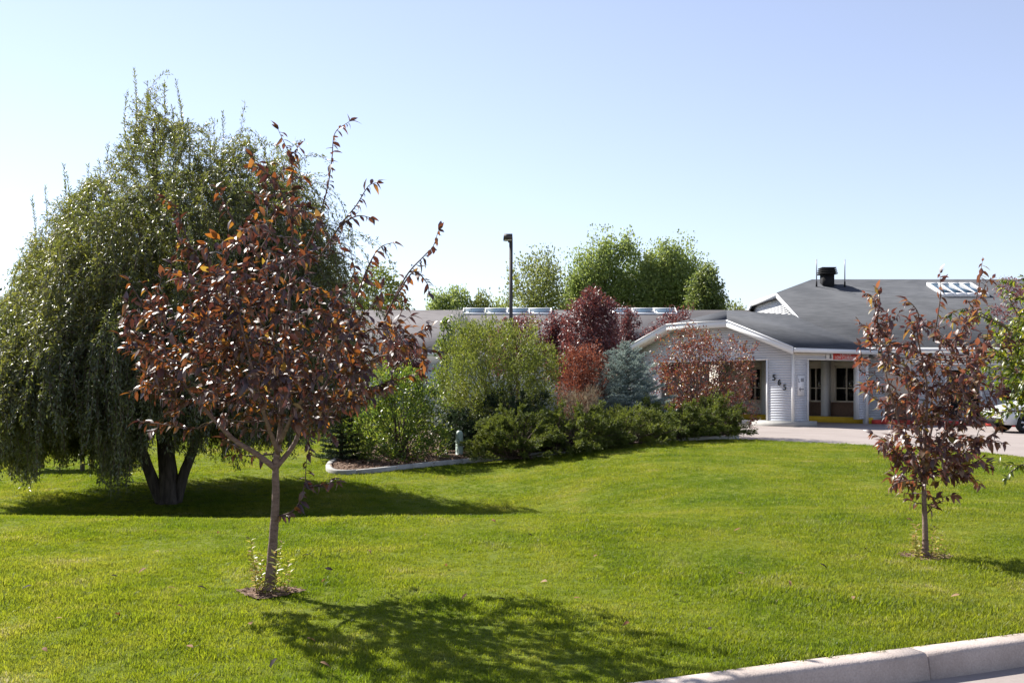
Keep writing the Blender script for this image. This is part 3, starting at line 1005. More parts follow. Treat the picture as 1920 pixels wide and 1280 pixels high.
# eave: gutter, fascia, soffit, beam
mpart("gutter", gbox(15.25, XR, 42.86, 42.998, EZ - 0.06, EZ + 0.10), M['trim'])
mpart("fascia", gbox(15.6, XR, 43.0, 43.04, EZ - 0.28, EZ - 0.01), M['siding'])
mpart("soffit", gbox(15.6, XR, 43.041, FY, EZ - 0.16, EZ - 0.14), M['soffit'])
# roof vent with louvred cap
vent = mpart("roof_vent", gbox(16.34, 16.92, 52.26, 52.84, MR(0, 52.2) - 0.05, MR(0, 52.9) + 0.52), M['vent'])
for k in range(4):
    z0 = MR(0, 52.9) + 0.54 + 0.10 * k
    mpart("louvre", gbox(16.20 + 0.02 * k, 17.06 - 0.02 * k, 52.12 + 0.02 * k, 52.98 - 0.02 * k, z0, z0 + 0.06), M['vent'], vent)
mpart("vent_core", gbox(16.36, 16.90, 52.28, 52.82, MR(0, 52.9) + 0.521, MR(0, 52.9) + 0.90), M['vent'], vent)
# skylight of four panes
def skylight(root, yb, yt, x0, x1, n, zf, lift=0.14, fr=0.10):
    sl = root
    sx = np.linspace(x0, x1, n + 1)
    def pt(x, y, dz):
        return (x, y, zf(y) + 0.14 + dz)
    for k in range(n):
        a, b = sx[k] + fr / 2, sx[k + 1] - fr / 2
        obj("skylight_pane", G().add(*prism([pt(a, yb + fr, lift), pt(b, yb + fr, lift), pt(b, yt - fr, lift), pt(a, yt - fr, lift)], (0, 0, 0.02))), M['skyglass'], sl)
    for x in sx:
        obj("skylight_bar", G().add(*prism([pt(x - fr / 2, yb, -0.05), pt(x + fr / 2, yb, -0.05), pt(x + fr / 2, yt, -0.05), pt(x - fr / 2, yt, -0.05)], (0, 0, lift + 0.09))), M['trim'], sl)
    for y in (yb, yt - fr):
        for k in range(n):
            a, b = sx[k] + fr / 2 + 0.001, sx[k + 1] - fr / 2 - 0.001
            obj("skylight_rail", G().add(*prism([pt(a, y, -0.05), pt(b, y, -0.05), pt(b, y + fr, -0.05), pt(a, y + fr, -0.05)], (0, 0, lift + 0.085))), M['trim'], sl)
    return sl


skm = empty("skylight", (23.0, 51.3, MR(0, 51.3)), "four-pane skylight high on the main roof above the right young plum tree", "skylight")
skylight(skm, 50.35, 52.35, 21.85, 24.1, 4, lambda y: MR(0, y))
# whip antennas
for px, lab in ((1531, "white whip antenna on the roof left of the black vent"), (1584, "white whip antenna on the roof right of the black vent")):
    x = (px - 960) / F * 52.2
    zb = MR(0, 52.2) + 0.12
    an = empty("antenna", (x, 52.2, zb), lab, "antenna", "roof antennas")
    gm = G(); tube(gm, [(x, 52.2, zb - 0.05), (x, 52.2, zb + 0.28)], [0.05, 0.04])
    obj("base", gm, M['vent'], an)
    gm = G(); tube(gm, [(x, 52.2, zb + 0.27), (x, 52.2, zb + 1.45)], [0.03, 0.024])
    obj("rod", gm, M['antenna'], an)
# red kerb in front of the entrance walk
rk = empty("red_kerb", (18, 42, 0), kind="structure")
kx = [(15.5, 42.9), (16.6, 42.5), (17.6, 41.9), (18.6, 41.1), (19.6, 40.3), (20.8, 39.6), (22.6, 39.0)]
kl = smooth_line([(a, b, -0.12) for a, b in kx], 3)
for a, b in zip(kl[:-1], kl[1:]):
    dv = unit(b - a)
    nv = np.array([-dv[1], dv[0], 0]) * 0.16
    a2, b2 = a + dv * 0.004, b - dv * 0.004
    obj("kerb_segment", G().add(*prism([a2, b2, b2 + nv, a2 + nv], (0, 0, 0.21))), M['red'], rk)
wk = [tuple(p + np.array([-(unit(kl[min(i + 1, len(kl) - 1)] - kl[max(i - 1, 0)]))[1], (unit(kl[min(i + 1, len(kl) - 1)] - kl[max(i - 1, 0)]))[0], 0]) * 0.165) for i, p in enumerate(kl)]
wk += [(22.6, FY - 0.005, 0), (WX0 + 0.15, FY - 0.005, 0)]
tag(obj("entrance_walk", G().add(*prism([(a, b, -0.12) for a, b, c in wk], (0, 0, 0.20))), M['drive']), kind="structure")

# ------------------------------------------------------------------ long wing behind the planting
WE = 50.0
def WR(y):
    return EZ + 0.38 * (y - WE)


WRY = 56.9
wing = empty("long_wing", (0, 51, 0), "long low wing with weathered grey roof behind the shrubs", "building")
obj("roof_slope", G().add(*prism([(-17, WE, WR(WE)), (13.78, WE, WR(WE)), (13.78, WRY, WR(WRY)), (-17, WRY, WR(WRY))], (0, 0, 0.14))), M['roof2'], wing)
obj("roof_slope", G().add(*prism([(-17, WRY + 0.002, WR(WRY)), (13.78, WRY + 0.002, WR(WRY)), (13.78, 2 * WRY - WE, WR(WE)), (-17, 2 * WRY - WE, WR(WE))], (0, 0, 0.14))), M['roof2'], wing)
obj("wall", gbox(-16.6, 10.0, WE + 0.6, WE + 0.8, 0, EZ + 0.05), M['siding'], wing)
obj("end_wall", G().add(*prism([(-16.6, WE + 0.8, 0), (-16.6, 2 * WRY - WE - 0.6, 0), (-16.6, 2 * WRY - WE - 0.6, EZ), (-16.6, WRY, WR(WRY) - 0.05), (-16.6, WE + 0.8, EZ)], (0.2, 0, 0))), M['siding'], wing)
obj("gutter", gbox(-17, 9.8, WE - 0.14, WE - 0.002, EZ - 0.06, EZ + 0.10), M['trim'], wing)
for x0, x1, n, lab in (((868 - 960) / F * 55.8, (1035 - 960) / F * 55.8, 4, "long skylight row on the wing roof behind the lamp post"),
                       ((1148 - 960) / F * 55.8, (1272 - 960) / F * 55.8, 3, "skylight row on the wing roof right of the tall purple tree")):
    sk = empty("skylight", ((x0 + x1) / 2, 56, WR(56)), lab, "skylight", "skylights on the wing roof")
    skylight(sk, 56.05, 57.0, x0, x1, n, WR, lift=0.06, fr=0.065)

# ------------------------------------------------------------------ lamp post
LP = P(958, 700, 34)
lp = empty("lamp_post", (LP[0], 34, 0), "dark bronze parking lamp post with box head rising above the shrubs", "lamp post")
gm = G(); gm.add(*box(LP[0] - 0.062, LP[0] + 0.062, 33.94, 34.06, 0.35, 6.45))
obj("pole", gm, M['pole'], lp)
gm = G(); tube(gm, [(LP[0], 34, -0.05), (LP[0], 34, 0.35)], [0.2, 0.2], 16)
obj("footing", gm, M['slab'], lp)
obj("arm", gbox(LP[0] - 0.10, LP[0] + 0.06, 33.95, 34.05, 6.451, 6.52), M['pole'], lp)
obj("lamp_head", G().add([(LP[0] - 0.26, 33.78, 6.53), (LP[0] + 0.06, 33.78, 6.53), (LP[0] + 0.06, 34.2, 6.53), (LP[0] - 0.26, 34.2, 6.53),
                          (LP[0] - 0.24, 33.8, 6.72), (LP[0] + 0.05, 33.8, 6.72), (LP[0] + 0.05, 34.18, 6.72), (LP[0] - 0.24, 34.18, 6.72)], BOXF), M['pole'], lp)
obj("lens", gbox(LP[0] - 0.22, LP[0] + 0.02, 33.82, 34.16, 6.512, 6.529), M['lamp'], lp)

# ------------------------------------------------------------------ utility pedestal in the bed
pd = hit(861, 858)
pc = np.array([pd[0], pd[1] + 0.12])
pz = gz(pc[0], pc[1])
pr = empty("utility_pedestal", (pc[0], pc[1], pz), "pale green round-topped utility pedestal standing in the mulch bed", "pedestal")
prof = [(0.115, 0.0), (0.115, 0.06), (0.098, 0.065), (0.098, 0.56), (0.09, 0.62), (0.07, 0.665), (0.04, 0.69), (0.0005, 0.70)]
gm = G()
tube(gm, [(pc[0], pc[1], pz + h_) for r_, h_ in prof], [r_ for r_, h_ in prof], 24)
obj("shell", gm, M['pedestal'], pr)
gm = G(); tube(gm, [(pc[0], pc[1], pz + 0.30), (pc[0], pc[1], pz + 0.33)], [0.102, 0.102], 24)
obj("band", gm, M['pedestal'], pr)

# ------------------------------------------------------------------ picnic table under the weeping willow's far side
tb = hit(98, 886)
tx, ty, tz = tb[0], tb[1] + 0.5, gz(tb[0], tb[1] + 0.5)
pt_ = empty("picnic_table", (tx, ty, tz), "low dark wooden table in the shade behind the hanging willow", "table")
for k in range(4):
    obj("plank", gbox(tx - 0.85, tx + 0.85, ty - 0.38 + 0.19 * k, ty - 0.38 + 0.19 * k + 0.175, tz + 0.56, tz + 0.60), M['plank'], pt_)
for s_ in (-0.6, 0.6):
    for yy in (-0.3, 0.22):
        obj("leg", gbox(tx + s_ - 0.04, tx + s_ + 0.04, ty + yy, ty + yy + 0.08, tz - 0.03, tz + 0.559), M['plank'], pt_)

# ------------------------------------------------------------------ parked car at the right edge
cx, cy = 17.1, 34.6     # front bumper, near side
car = empty("parked_car", (cx + 2.2, cy + 0.9, -0.088), "silver white car at the right edge, only its front wheel and bonnet in view", "car")
def CT(x, y, z):
    return (cx + x, cy + y, z - 0.088)


def arch(xc, r, n=9):
    return [(xc + r * math.cos(t), 0.33 + r * math.sin(t)) for t in np.linspace(math.pi, 0, n)]


side = [(0.05, 0.30), (0.0, 0.50), (0.04, 0.72), (0.20, 0.86), (0.75, 0.98), (1.25, 1.05), (2.6, 1.06), (4.2, 1.04), (4.42, 0.95), (4.45, 0.5), (4.38, 0.30)]
low = [(4.02, 0.26)] + [(x, z) for x, z in arch(3.6, 0.40)][::-1] + [(3.18, 0.24), (1.2, 0.24)] + [(x, z) for x, z in arch(0.80, 0.40)][::-1] + [(0.38, 0.27)]
ring = side + low
def layer(ins, y):
    out = []
    for x, z in ring:
        out.append(CT(2.2 + (x - 2.2) * (1 - ins * 0.35), y, 0.62 + (z - 0.62) * (1 - ins)))
    return out


gm = G()
lay = [layer(0.07, 0.0), layer(0.015, 0.07), layer(0.0, 0.22), layer(0.0, 1.6), layer(0.015, 1.75), layer(0.07, 1.82)]
n_ = len(ring)
V = np.array([q for l in lay for q in l])
Fq = [(a * n_ + k, (a + 1) * n_ + k, (a + 1) * n_ + (k + 1) % n_, a * n_ + (k + 1) % n_) for a in range(5) for k in range(n_)]
Fq += [tuple(range(n_)), tuple(range(5 * n_, 6 * n_))[::-1]]
gm.add(V, Fq)
body = obj("body", gm, M['carpaint'], car)
cab = [(1.15, 1.04), (1.95, 1.58), (2.3, 1.66), (3.6, 1.66), (4.0, 1.58), (4.3, 1.04)]
gm = G()
V = [CT(x, 0.13 + (z - 1.04) * 0.28, z) for x, z in cab] + [CT(x, 1.69 - (z - 1.04) * 0.28, z) for x, z in cab]
gm.add(V, [(0, 1, 2, 3, 4, 5), (11, 10, 9, 8, 7, 6)] + [(k, 6 + k, 7 + k, k + 1) for k in range(5)])
obj("cabin", gm, M['carpaint'], car)
for x0, x1 in ((1.45, 2.35), (2.45, 3.3)):
    pts = [(x0, 1.1), (x1, 1.1), (x1 - 0.02, 1.56), (x0 + 0.5 if x0 < 2 else x0 + 0.02, 1.54)]
    obj("side_window", G().add(*prism([CT(x, 0.125 + (z - 1.04) * 0.28, z) for x, z in pts], (0, -0.012, 0))), M['carglass'], car)
obj("windscreen", G().add(*prism([CT(1.20, 0.25, 1.09), CT(1.20, 1.57, 1.09), CT(1.88, 1.45, 1.545), CT(1.88, 0.37, 1.545)], (-0.012, 0, 0.015))), M['carglass'], car)
for yy in (0.16, 1.40):
    obj("headlight", gbox(0.02, 0.34, yy, yy + 0.26, 0.70, 0.84, T=CT), M['lamp'], car)
obj("bumper", gbox(-0.02, 0.3, 0.12, 1.7, 0.30, 0.52, T=CT), M['vent'], car)
for xc in (0.80, 3.6):
    for y0 in (0.02, 1.60):
        gm = G()
        n = 28
        prof = [(0.20, 0.01), (0.235, 0.0), (0.30, 0.0), (0.33, 0.03), (0.33, 0.17), (0.30, 0.20), (0.20, 0.20)]
        V = [CT(xc + r_ * math.cos(2 * math.pi * k / n), y0 + yy, 0.33 + r_ * math.sin(2 * math.pi * k / n)) for k in range(n) for r_, yy in prof]
        m = len(prof)
        gm.add(V, [(k * m + q, ((k + 1) % n) * m + q, ((k + 1) % n) * m + q + 1, k * m + q + 1) for k in range(n) for q in range(m - 1)])
        wh = obj("wheel", gm, M['rubber'], car, smooth=True)
        gm = G()
        yo = y0 + (0.015 if y0 < 1 else 0.185)
        for k in range(5):
            a_ = 2 * math.pi * k / 5 + 0.3
            c_, s_ = math.cos(a_), math.sin(a_)
            q = [(xc + c_ * r_ - s_ * w_, 0.33 + s_ * r_ + c_ * w_) for r_, w_ in ((0.03, -0.03), (0.21, -0.045), (0.21, 0.045), (0.03, 0.03))]
            gm.add(*prism([CT(x, yo, z) for x, z in q], (0, 0.02, 0)))
        tube(gm, [CT(xc, yo - 0.004, 0.33), CT(xc, yo + 0.03, 0.33)], 0.06, 14)
        obj("rim", gm, M['alloy'], wh)
        gm = G()
        tube(gm, [CT(xc, y0 + 0.06, 0.33), CT(xc, y0 + 0.14, 0.33)], 0.2, 20)
        obj("hub_disc", gm, M['vent'], wh)

# ------------------------------------------------------------------ plants
def prof_sample(profile, d0, n, edge_bias=0.45, dscale=1.0, yw=None):
    """points in a solid of revolution-like crown whose outline is given by photo rows (y, xmin, xmax) at depth d0"""
    if isinstance(profile[0], list):
        ar = np.array([sum((q[2] - q[1]) for q in pf) / len(pf) * (pf[-1][0] - pf[0][0]) for pf in profile])
        return np.concatenate([prof_sample(pf, d0, max(1, int(n * a_)), edge_bias, dscale, yw) for pf, a_ in zip(profile, ar / ar.sum())])
    pr_ = np.array(profile, float)
    y = np.linspace(pr_[0, 0], pr_[-1, 0], 200)
    a = np.interp(y, pr_[:, 0], pr_[:, 1])
    b = np.interp(y, pr_[:, 0], pr_[:, 2])
    w = (b - a) ** 1.4 + 1e-6
    if yw is not None:
        w = w * yw(y)
    cum = np.cumsum(w) / w.sum()
    k = np.searchsorted(cum, rng.uniform(0, 1, n))
    k = np.minimum(k, 199)
    r = rng.uniform(0, 1, n) ** edge_bias
    th = rng.uniform(0, 2 * np.pi, n)
    hw = (b[k] - a[k]) / 2
    px = (a[k] + b[k]) / 2 + hw * r * np.cos(th)
    dd = hw / F * d0 * r * np.sin(th) * dscale
    py = y[k] + rng.uniform(-0.5, 0.5, n) * (y[1] - y[0])
    x = (px - 960) / F * d0
    zz = EYE - (py - HZ) / F * d0
    return np.stack([x, d0 + dd, zz], 1)


def bush(name, label, cat, profile, d0, mat, n_cl, n_leaf, L, Wd, spread, mode='up', group=None, base=None, stems=14, bark='twig', edge_bias=0.45, dscale=1.0, trunk=None, yw=None, jut=0.12):
    pr_ = np.array(profile[0] if isinstance(profile[0], list) else profile, float)
    bx = (base if base is not None else (pr_[-1, 1] + pr_[-1, 2]) / 2)
    bx = (bx - 960) / F * d0
    bz = gz(bx, d0) + 0.02
    root = empty(name, (bx, d0, bz), label, cat, group)
    cl = prof_sample(profile, d0, n_cl, edge_bias, dscale, yw)
    cen = cl.mean(0)
    k = rng.uniform(0, 1, len(cl)) < jut
    cl[k] += (cl[k] - cen) * rng.uniform(0.04, 0.14, (k.sum(), 1))
    n_cl0 = n_cl
    cl = cl[cl[:, 2] > bz + 0.05]
    n_cl = len(cl)
    per = max(1, n_leaf // n_cl)
    sz = rng.uniform(0.55, 1.35, n_cl)
    idx = np.repeat(np.arange(n_cl), per)
    off = np.clip(rng.normal(size=(len(idx), 3)), -1.7, 1.7) * spread * sz[idx][:, None]
    if mode == 'up':
        off[:, 2] *= 1.7
    pos = cl[idx] + off
    ok = pos[:, 2] > bz + 0.01
    pos, idx, off = pos[ok], idx[ok], off[ok]
    out = unit(pos - cen)
    rn = rng.normal(size=pos.shape)
    if mode == 'up':
        d = out * 0.5 + rn * 0.55 + np.array([0, 0, 0.8])
    elif mode == 'droop':
        d = out * 0.5 + rn * 0.6 + np.array([0, 0, -0.6])
    else:
        d = out * 0.5 + rn * 0.8
    if d0 > 55:
        upv = rng.normal(size=pos.shape) + np.array([-0.2, 0, 0.35])
    else:
        upv = rng.normal(size=pos.shape) * 0.6 + out * 0.35 + unit(off) * 0.4 + np.array([0, 0, 0.5])
    gm = G()
    diamonds(gm, pos, d, upv, L * rng.uniform(0.6, 1.3, len(pos)), Wd * rng.uniform(0.7, 1.3, len(pos)), 0.18)
    obj("foliage", gm, mat, root, kind="stuff")
    gm = G()
    if trunk:
        zt = cen[2]
        pts = smooth_line([(bx, d0, bz - 0.1), (bx + 0.04 * trunk, d0, bz + (zt - bz) * 0.4), ((bx + cen[0]) / 2, d0, bz + (zt - bz) * 0.75), tuple(cen)], 4)
        tube(gm, pts, np.linspace(trunk, trunk * 0.4, len(pts)), 8)
        obj("trunk", gm, M[bark], root, smooth=True)
        gm = G()
        starts = pts[len(pts) // 3:]
    pick = rng.choice(n_cl, min(stems, n_cl), replace=False)
    for q in pick:
        if trunk:
            s0 = starts[rng.integers(len(starts))]
        else:
            s0 = np.array([bx + rng.normal() * 0.08, d0 + rng.normal() * 0.08, bz - 0.05])
        e0 = cl[q]
        mid = (s0 + e0) / 2 + np.array([0, 0, 0.12 * np.linalg.norm(e0 - s0)])
        pts = smooth_line([s0, mid, e0], 3)
        r0 = 0.02 if not trunk else trunk * 0.3
        tube(gm, pts, np.linspace(r0, r0 * 0.25, len(pts)), 5, cap=False)
    obj("stems" if not trunk else "limbs", gm, M[bark], root)
    return root


def whole_leaf_objects(root, pos, d, up, L, var, mat, count):
    """the leaves nearest the camera as single parts that share four meshes"""
    order = np.argsort(np.linalg.norm(pos - np.array([0, 0, EYE]), axis=1))[:count]
    dd, ss, nn = frames(d.copy(), up)
    meshes = []
    for k, (LV, LF) in enumerate(LEAFV):
        meshes.append(G().add(LV, LF).mesh("leaf", mat))
    org = np.array(ORG[root.name])
    for q in order:
        o = bpy.data.objects.new("leaf", meshes[var[q]])
        COL.objects.link(o)
        o.parent = root
        l = L[q]
        mt = Matrix.Identity(4)
        for r_ in range(3):
            mt[r_][0] = dd[q][r_] * l
            mt[r_][1] = ss[q][r_] * l
            mt[r_][2] = nn[q][r_] * l
            mt[r_][3] = pos[q][r_] - org[r_]
        o.matrix_local = mt
    keep = np.ones(len(pos), bool)
    keep[order] = False
    return keep


def sapling(name, label, base, d0, trunk_px, limbs_px, profile, n_tips, mat, leafL, group, seed, dscale=0.95, shoots=(), r0=0.046, yw=None, spacing=0.028, objs=300, edge_bias=0.5, clump=5):
    """young tree: trunk and limbs follow the photo, twigs are grown to points spread through the crown"""
    global rng
    keep_rng = rng
    rng = np.random.default_rng(seed)
    root = empty(name, tuple(base), label, "tree", group)
    nodes = []
    gm = G()
    tp = smooth_line([P(a, b, d0 + o_) for a, b, o_ in trunk_px], 6)
    tp[0] = (tp[0][0], tp[0][1], base[2] - 0.08)
    hgt = np.linspace(0, 1, len(tp))
    rr = r0 * (1 - 0.86 * hgt ** 0.8) * (1 + 0.45 * np.exp(-hgt * 22)) * (1 + 0.03 * np.sin(np.arange(len(tp)) * 2.1))
    tube(gm, tp, rr, 16, ridge=0.035)
    obj("trunk", gm, M['bark1'], root, smooth=True)
    zc = tp[int(len(tp) * 0.32)][2]
    nodes += [p for p in tp if p[2] > zc]
    lv_pos, lv_dir = [], []

    def leaf_run(pts, start=0.3, sp=spacing):
        seg = np.concatenate([[0], np.cumsum(np.linalg.norm(np.diff(pts, axis=0), axis=1))])
        tot = seg[-1]
        s = tot * start
        k = rng.integers(0, 6)
        while s < tot:
            p = np.array([np.interp(s, seg, pts[:, c]) for c in range(3)])
            i = min(np.searchsorted(seg, s), len(pts) - 1)
            tg = unit(pts[i] - pts[max(i - 1, 0)])
            a = k * 2.4 + rng.normal() * 0.4
            sd = unit(np.cross(tg, [math.cos(a), math.sin(a), 0.3]))
            lv_pos.append(p)
            ow = p - tp[len(tp) // 2]
            ow[2] = 0
            lv_dir.append(tg * rng.uniform(0.0, 0.5) + sd * 0.7 + unit(ow) * rng.uniform(0.2, 0.7) + np.array([0, 0, rng.uniform(-0.85, 0.05)]))
            k += 1
            s += sp * rng.uniform(0.7, 1.3)
        tg = unit(pts[-1] - pts[-2])
        for q in range(3):
            lv_pos.append(pts[-1])
            lv_dir.append(tg + rng.normal(size=3) * 0.5)

    for li, (lp_, ra) in enumerate(limbs_px):
        pts = smooth_line([P(a, b, d0 + o_) for a, b, o_ in lp_], 6)
        gm = G()
        tube(gm, pts, np.linspace(ra, ra * 0.22, len(pts)), 8)
        obj("limb", gm, M['bark1'], root, smooth=True)
        nodes += list(pts[3:])
        leaf_run(pts, 0.45, spacing * 1.6)
    gm = G()
    for lp_ in shoots:
        pts = smooth_line([P(a, b, d0 + o_) for a, b, o_ in lp_], 6)
        tube(gm, pts, np.linspace(0.008, 0.0022, len(pts)), 5)
        leaf_run(pts, 0.05, spacing * 0.8)
        nodes += list(pts[1:-3:2])
    tc = prof_sample(profile, d0, max(20, n_tips // (clump + 1)), edge_bias, dscale, yw)
    tips = np.concatenate([np.repeat(tc, clump, 0) + rng.normal(size=(len(tc) * clump, 3)) * np.array([0.10, 0.10, 0.12]) * (d0 / 8.0), prof_sample(profile, d0, n_tips // (clump + 1), edge_bias, dscale, yw)])
    axis = tp[int(len(tp) * 0.45)]
    order = np.argsort(np.linalg.norm((tips - axis) * np.array([1, 1, 0.7]), axis=1))
    N = np.array(nodes)
    for q in order:
        t_ = tips[q]
        dv = t_ - N
        ln = np.linalg.norm(dv, axis=1)
        cost = ln + 0.9 * np.maximum(0, -dv[:, 2] + 0.03) + np.where(ln < 0.10, 0.25, 0)
        k = int(np.argmin(cost))
        s0 = N[k]
        l = ln[k]
        bend = np.array([rng.normal() * 0.05, rng.normal() * 0.05, 0.10 * l])
        pts = smooth_line([s0, s0 + (t_ - s0) * 0.4 - bend * 0.5, s0 + (t_ - s0) * 0.75 - bend * 0.2, t_], 3)
        tube(gm, pts, np.linspace(min(0.011, 0.004 + 0.012 * l), 0.0016, len(pts)), 5, cap=False)
        leaf_run(pts, 0.12 if l < 0.35 else 0.4)
        N = np.vstack([N, pts[3:-1:2]])
    obj("twigs", gm, M['twig'], root, kind="stuff")
    pos = np.array(lv_pos)
    d = np.array(lv_dir)
    n = len(pos)
    upv = rng.normal(size=(n, 3)) * 0.38 + np.array([0, 0, 1.0])
    L = leafL * rng.uniform(0.5, 1.4, n)
    var = rng.integers(0, 4, n)
    keep = whole_leaf_objects(root, pos, d, upv, L, var, mat, objs) if objs else np.ones(n, bool)
    gm = G()
    broad_leaves(gm, pos[keep], d[keep], upv[keep], L[keep], var[keep])
    obj("foliage", gm, mat, root, kind="stuff")
    print(name, "leaves", n)
    # suckers at the foot
    for k in range(13):
        a = k * 2.4 + 0.4
        gm = G()
        h_ = ([0.40, 0.27, 0.36, 0.22, 0.44, 0.18, 0.3, 0.14, 0.25, 0.33, 0.12, 0.2, 0.16][k]) * (1.0 if d0 < 8.5 else 0.75)
        rr_ = 0.05 + 0.09 * ((k * 0.37) % 1)
        b0 = base + np.array([math.cos(a) * rr_, math.sin(a) * rr_ * 0.8 - 0.03, -0.01])
        e0 = b0 + np.array([math.cos(a) * 0.05, math.sin(a) * 0.05, h_])
        pts = smooth_line([b0, (b0 + e0) / 2 + rng.normal(size=3) * 0.012, e0], 5)
        tube(gm, pts, np.linspace(0.004, 0.0015, len(pts)), 5)
        m = int(h_ / 0.014)
        tt = np.linspace(0.12, 1, m)
        pp = np.stack([np.interp(tt, np.linspace(0, 1, len(pts)), pts[:, c]) for c in range(3)], 1)
        an_ = np.arange(m) * 2.4
        dd = np.stack([np.cos(an_), np.sin(an_), np.full(m, 0.35)], 1) + rng.normal(size=(m, 3)) * 0.2
        diamonds(gm, pp, dd, rng.normal(size=(m, 3)) * 0.3 + np.array([0, 0, 1]), 0.058 * rng.uniform(0.6, 1.2, m), 0.024, 0.2)
        obj("sucker_shoot", gm, M['sucker'], root)
    rng = keep_rng
    return root


# bare soil rings round the two saplings
for bp, lab in ((S1, 0), (S2, 1)):
    n = 26
    V = [(bp[0], bp[1], bp[2] + 0.03)]
    for k in range(n):
        a = 2 * math.pi * k / n
        r_ = 0.20 * (1 + 0.18 * math.sin(3 * a + lab) + 0.1 * math.sin(7 * a))
        V.append((bp[0] + 1.15 * r_ * math.cos(a), bp[1] + r_ * math.sin(a), gz(bp[0] + r_ * math.cos(a), bp[1] + r_ * math.sin(a)) + 0.014))
    tag(obj("soil_ring", G().add(V, [(0, 1 + k, 1 + (k + 1) % n) for k in range(n)]), M['mulch'], smooth=True), kind="structure")
    cp = []
    for k in range(160):
        a, r_ = rng.uniform(0, 6.28), 0.2 * math.sqrt(rng.uniform())
        cp.append((bp[0] + 1.15 * r_ * math.cos(a), bp[1] + r_ * math.sin(a), bp[2] + 0.02 + rng.uniform(0, 0.015)))
    chips("wood_chips", cp, M['chip'], 0.035)

# --- near young plum
prof1 = [(300, 505, 560), (335, 480, 590), (365, 400, 640), (400, 335, 655), (440, 312, 665), (500, 300, 700), (550, 270, 755), (600, 238, 790), (650, 228, 812), (700, 238, 800), (745, 255, 750), (785, 330, 660), (815, 420, 590)]
T1 = [(505, 1112, 0), (507, 1080, 0), (513, 1000, 0), (517, 930, 0), (517, 875, 0.0), (526, 800, 0.02), (531, 720, 0.0), (538, 620, -0.03), (545, 520, 0.0), (549, 430, 0.02)]
L1 = [([(517, 878, 0), (480, 850, -0.06), (440, 825, -0.12), (400, 785, -0.18), (365, 745, -0.22), (325, 690, -0.28), (300, 640, -0.3)], 0.024),
      ([(518, 876, 0), (550, 835, 0.06), (565, 800, 0.08), (590, 760, 0.1), (620, 700, 0.12), (650, 620, 0.15), (668, 560, 0.15)], 0.022),
      ([(522, 850, 0), (500, 790, -0.2), (480, 720, -0.4), (460, 640, -0.5), (440, 560, -0.5)], 0.018),
      ([(524, 830, 0), (560, 760, -0.25), (610, 690, -0.45), (660, 620, -0.55), (700, 570, -0.6)], 0.018),
      ([(526, 800, 0), (520, 730, 0.3), (500, 640, 0.5), (470, 560, 0.55)], 0.016),
      ([(562, 805, 0.08), (640, 752, 0.1), (680, 722, 0.1), (720, 650, 0.15), (760, 570, 0.2)], 0.014),
      ([(530, 740, 0), (470, 650, 0.1), (400, 540, 0.1), (360, 470, 0.1)], 0.014)]
SH1 = [[(545, 520, 0), (548, 430, 0), (549, 360, 0.02), (545, 300, 0.02), (522, 244, 0.03)],
       [(548, 420, 0), (520, 345, -0.05), (490, 318, -0.08), (470, 310, -0.1)],
       [(560, 500, 0), (590, 430, 0.05), (612, 360, 0.08), (622, 300, 0.08), (628, 250, 0.08), (655, 228, 0.1)],
       [(600, 480, 0), (640, 420, -0.05), (668, 385, -0.08), (690, 350, -0.1), (706, 342, -0.1)],
       [(640, 420, -0.05), (670, 405, -0.05), (695, 408, -0.05)],
       [(668, 560, 0.15), (690, 500, 0.1), (712, 465, 0.1), (735, 455, 0.1)],
       [(720, 600, 0.1), (760, 520, 0.1), (795, 480, 0.1), (812, 462, 0.1), (822, 432, 0.1)],
       [(740, 560, 0), (775, 510, 0), (800, 530, -0.03), (805, 548, -0.05)],
       [(400, 790, -0.18), (370, 802, -0.2), (330, 798, -0.22), (262, 790, -0.25)],
       [(360, 470, 0.1), (340, 420, 0.1), (325, 385, 0.1), (310, 372, 0.1)],
       [(440, 420, 0.1), (420, 380, 0.1), (405, 352, 0.1)],
       [(518, 968, 0), (545, 960, -0.02), (562, 940, -0.03), (572, 905, -0.03), (574, 870, -0.03), (578, 850, -0.03)],
       [(760, 640, 0), (800, 655, 0), (822, 660, 0)],
       [(300, 640, -0.3), (262, 625, -0.32), (238, 600, -0.32)]]
sapling("young_plum_tree", "young plum tree with coppery purple leaves in front of the weeping willow", S1, S1[1], T1, L1, prof1, 760, M['plum'], 0.068, "young purple plum trees on the lawn", 21, shoots=SH1, yw=lambda y: np.interp(y, [300, 430, 520, 620, 720, 790, 815], [0.22, 0.35, 0.65, 1.2, 1.2, 0.8, 0.5]))

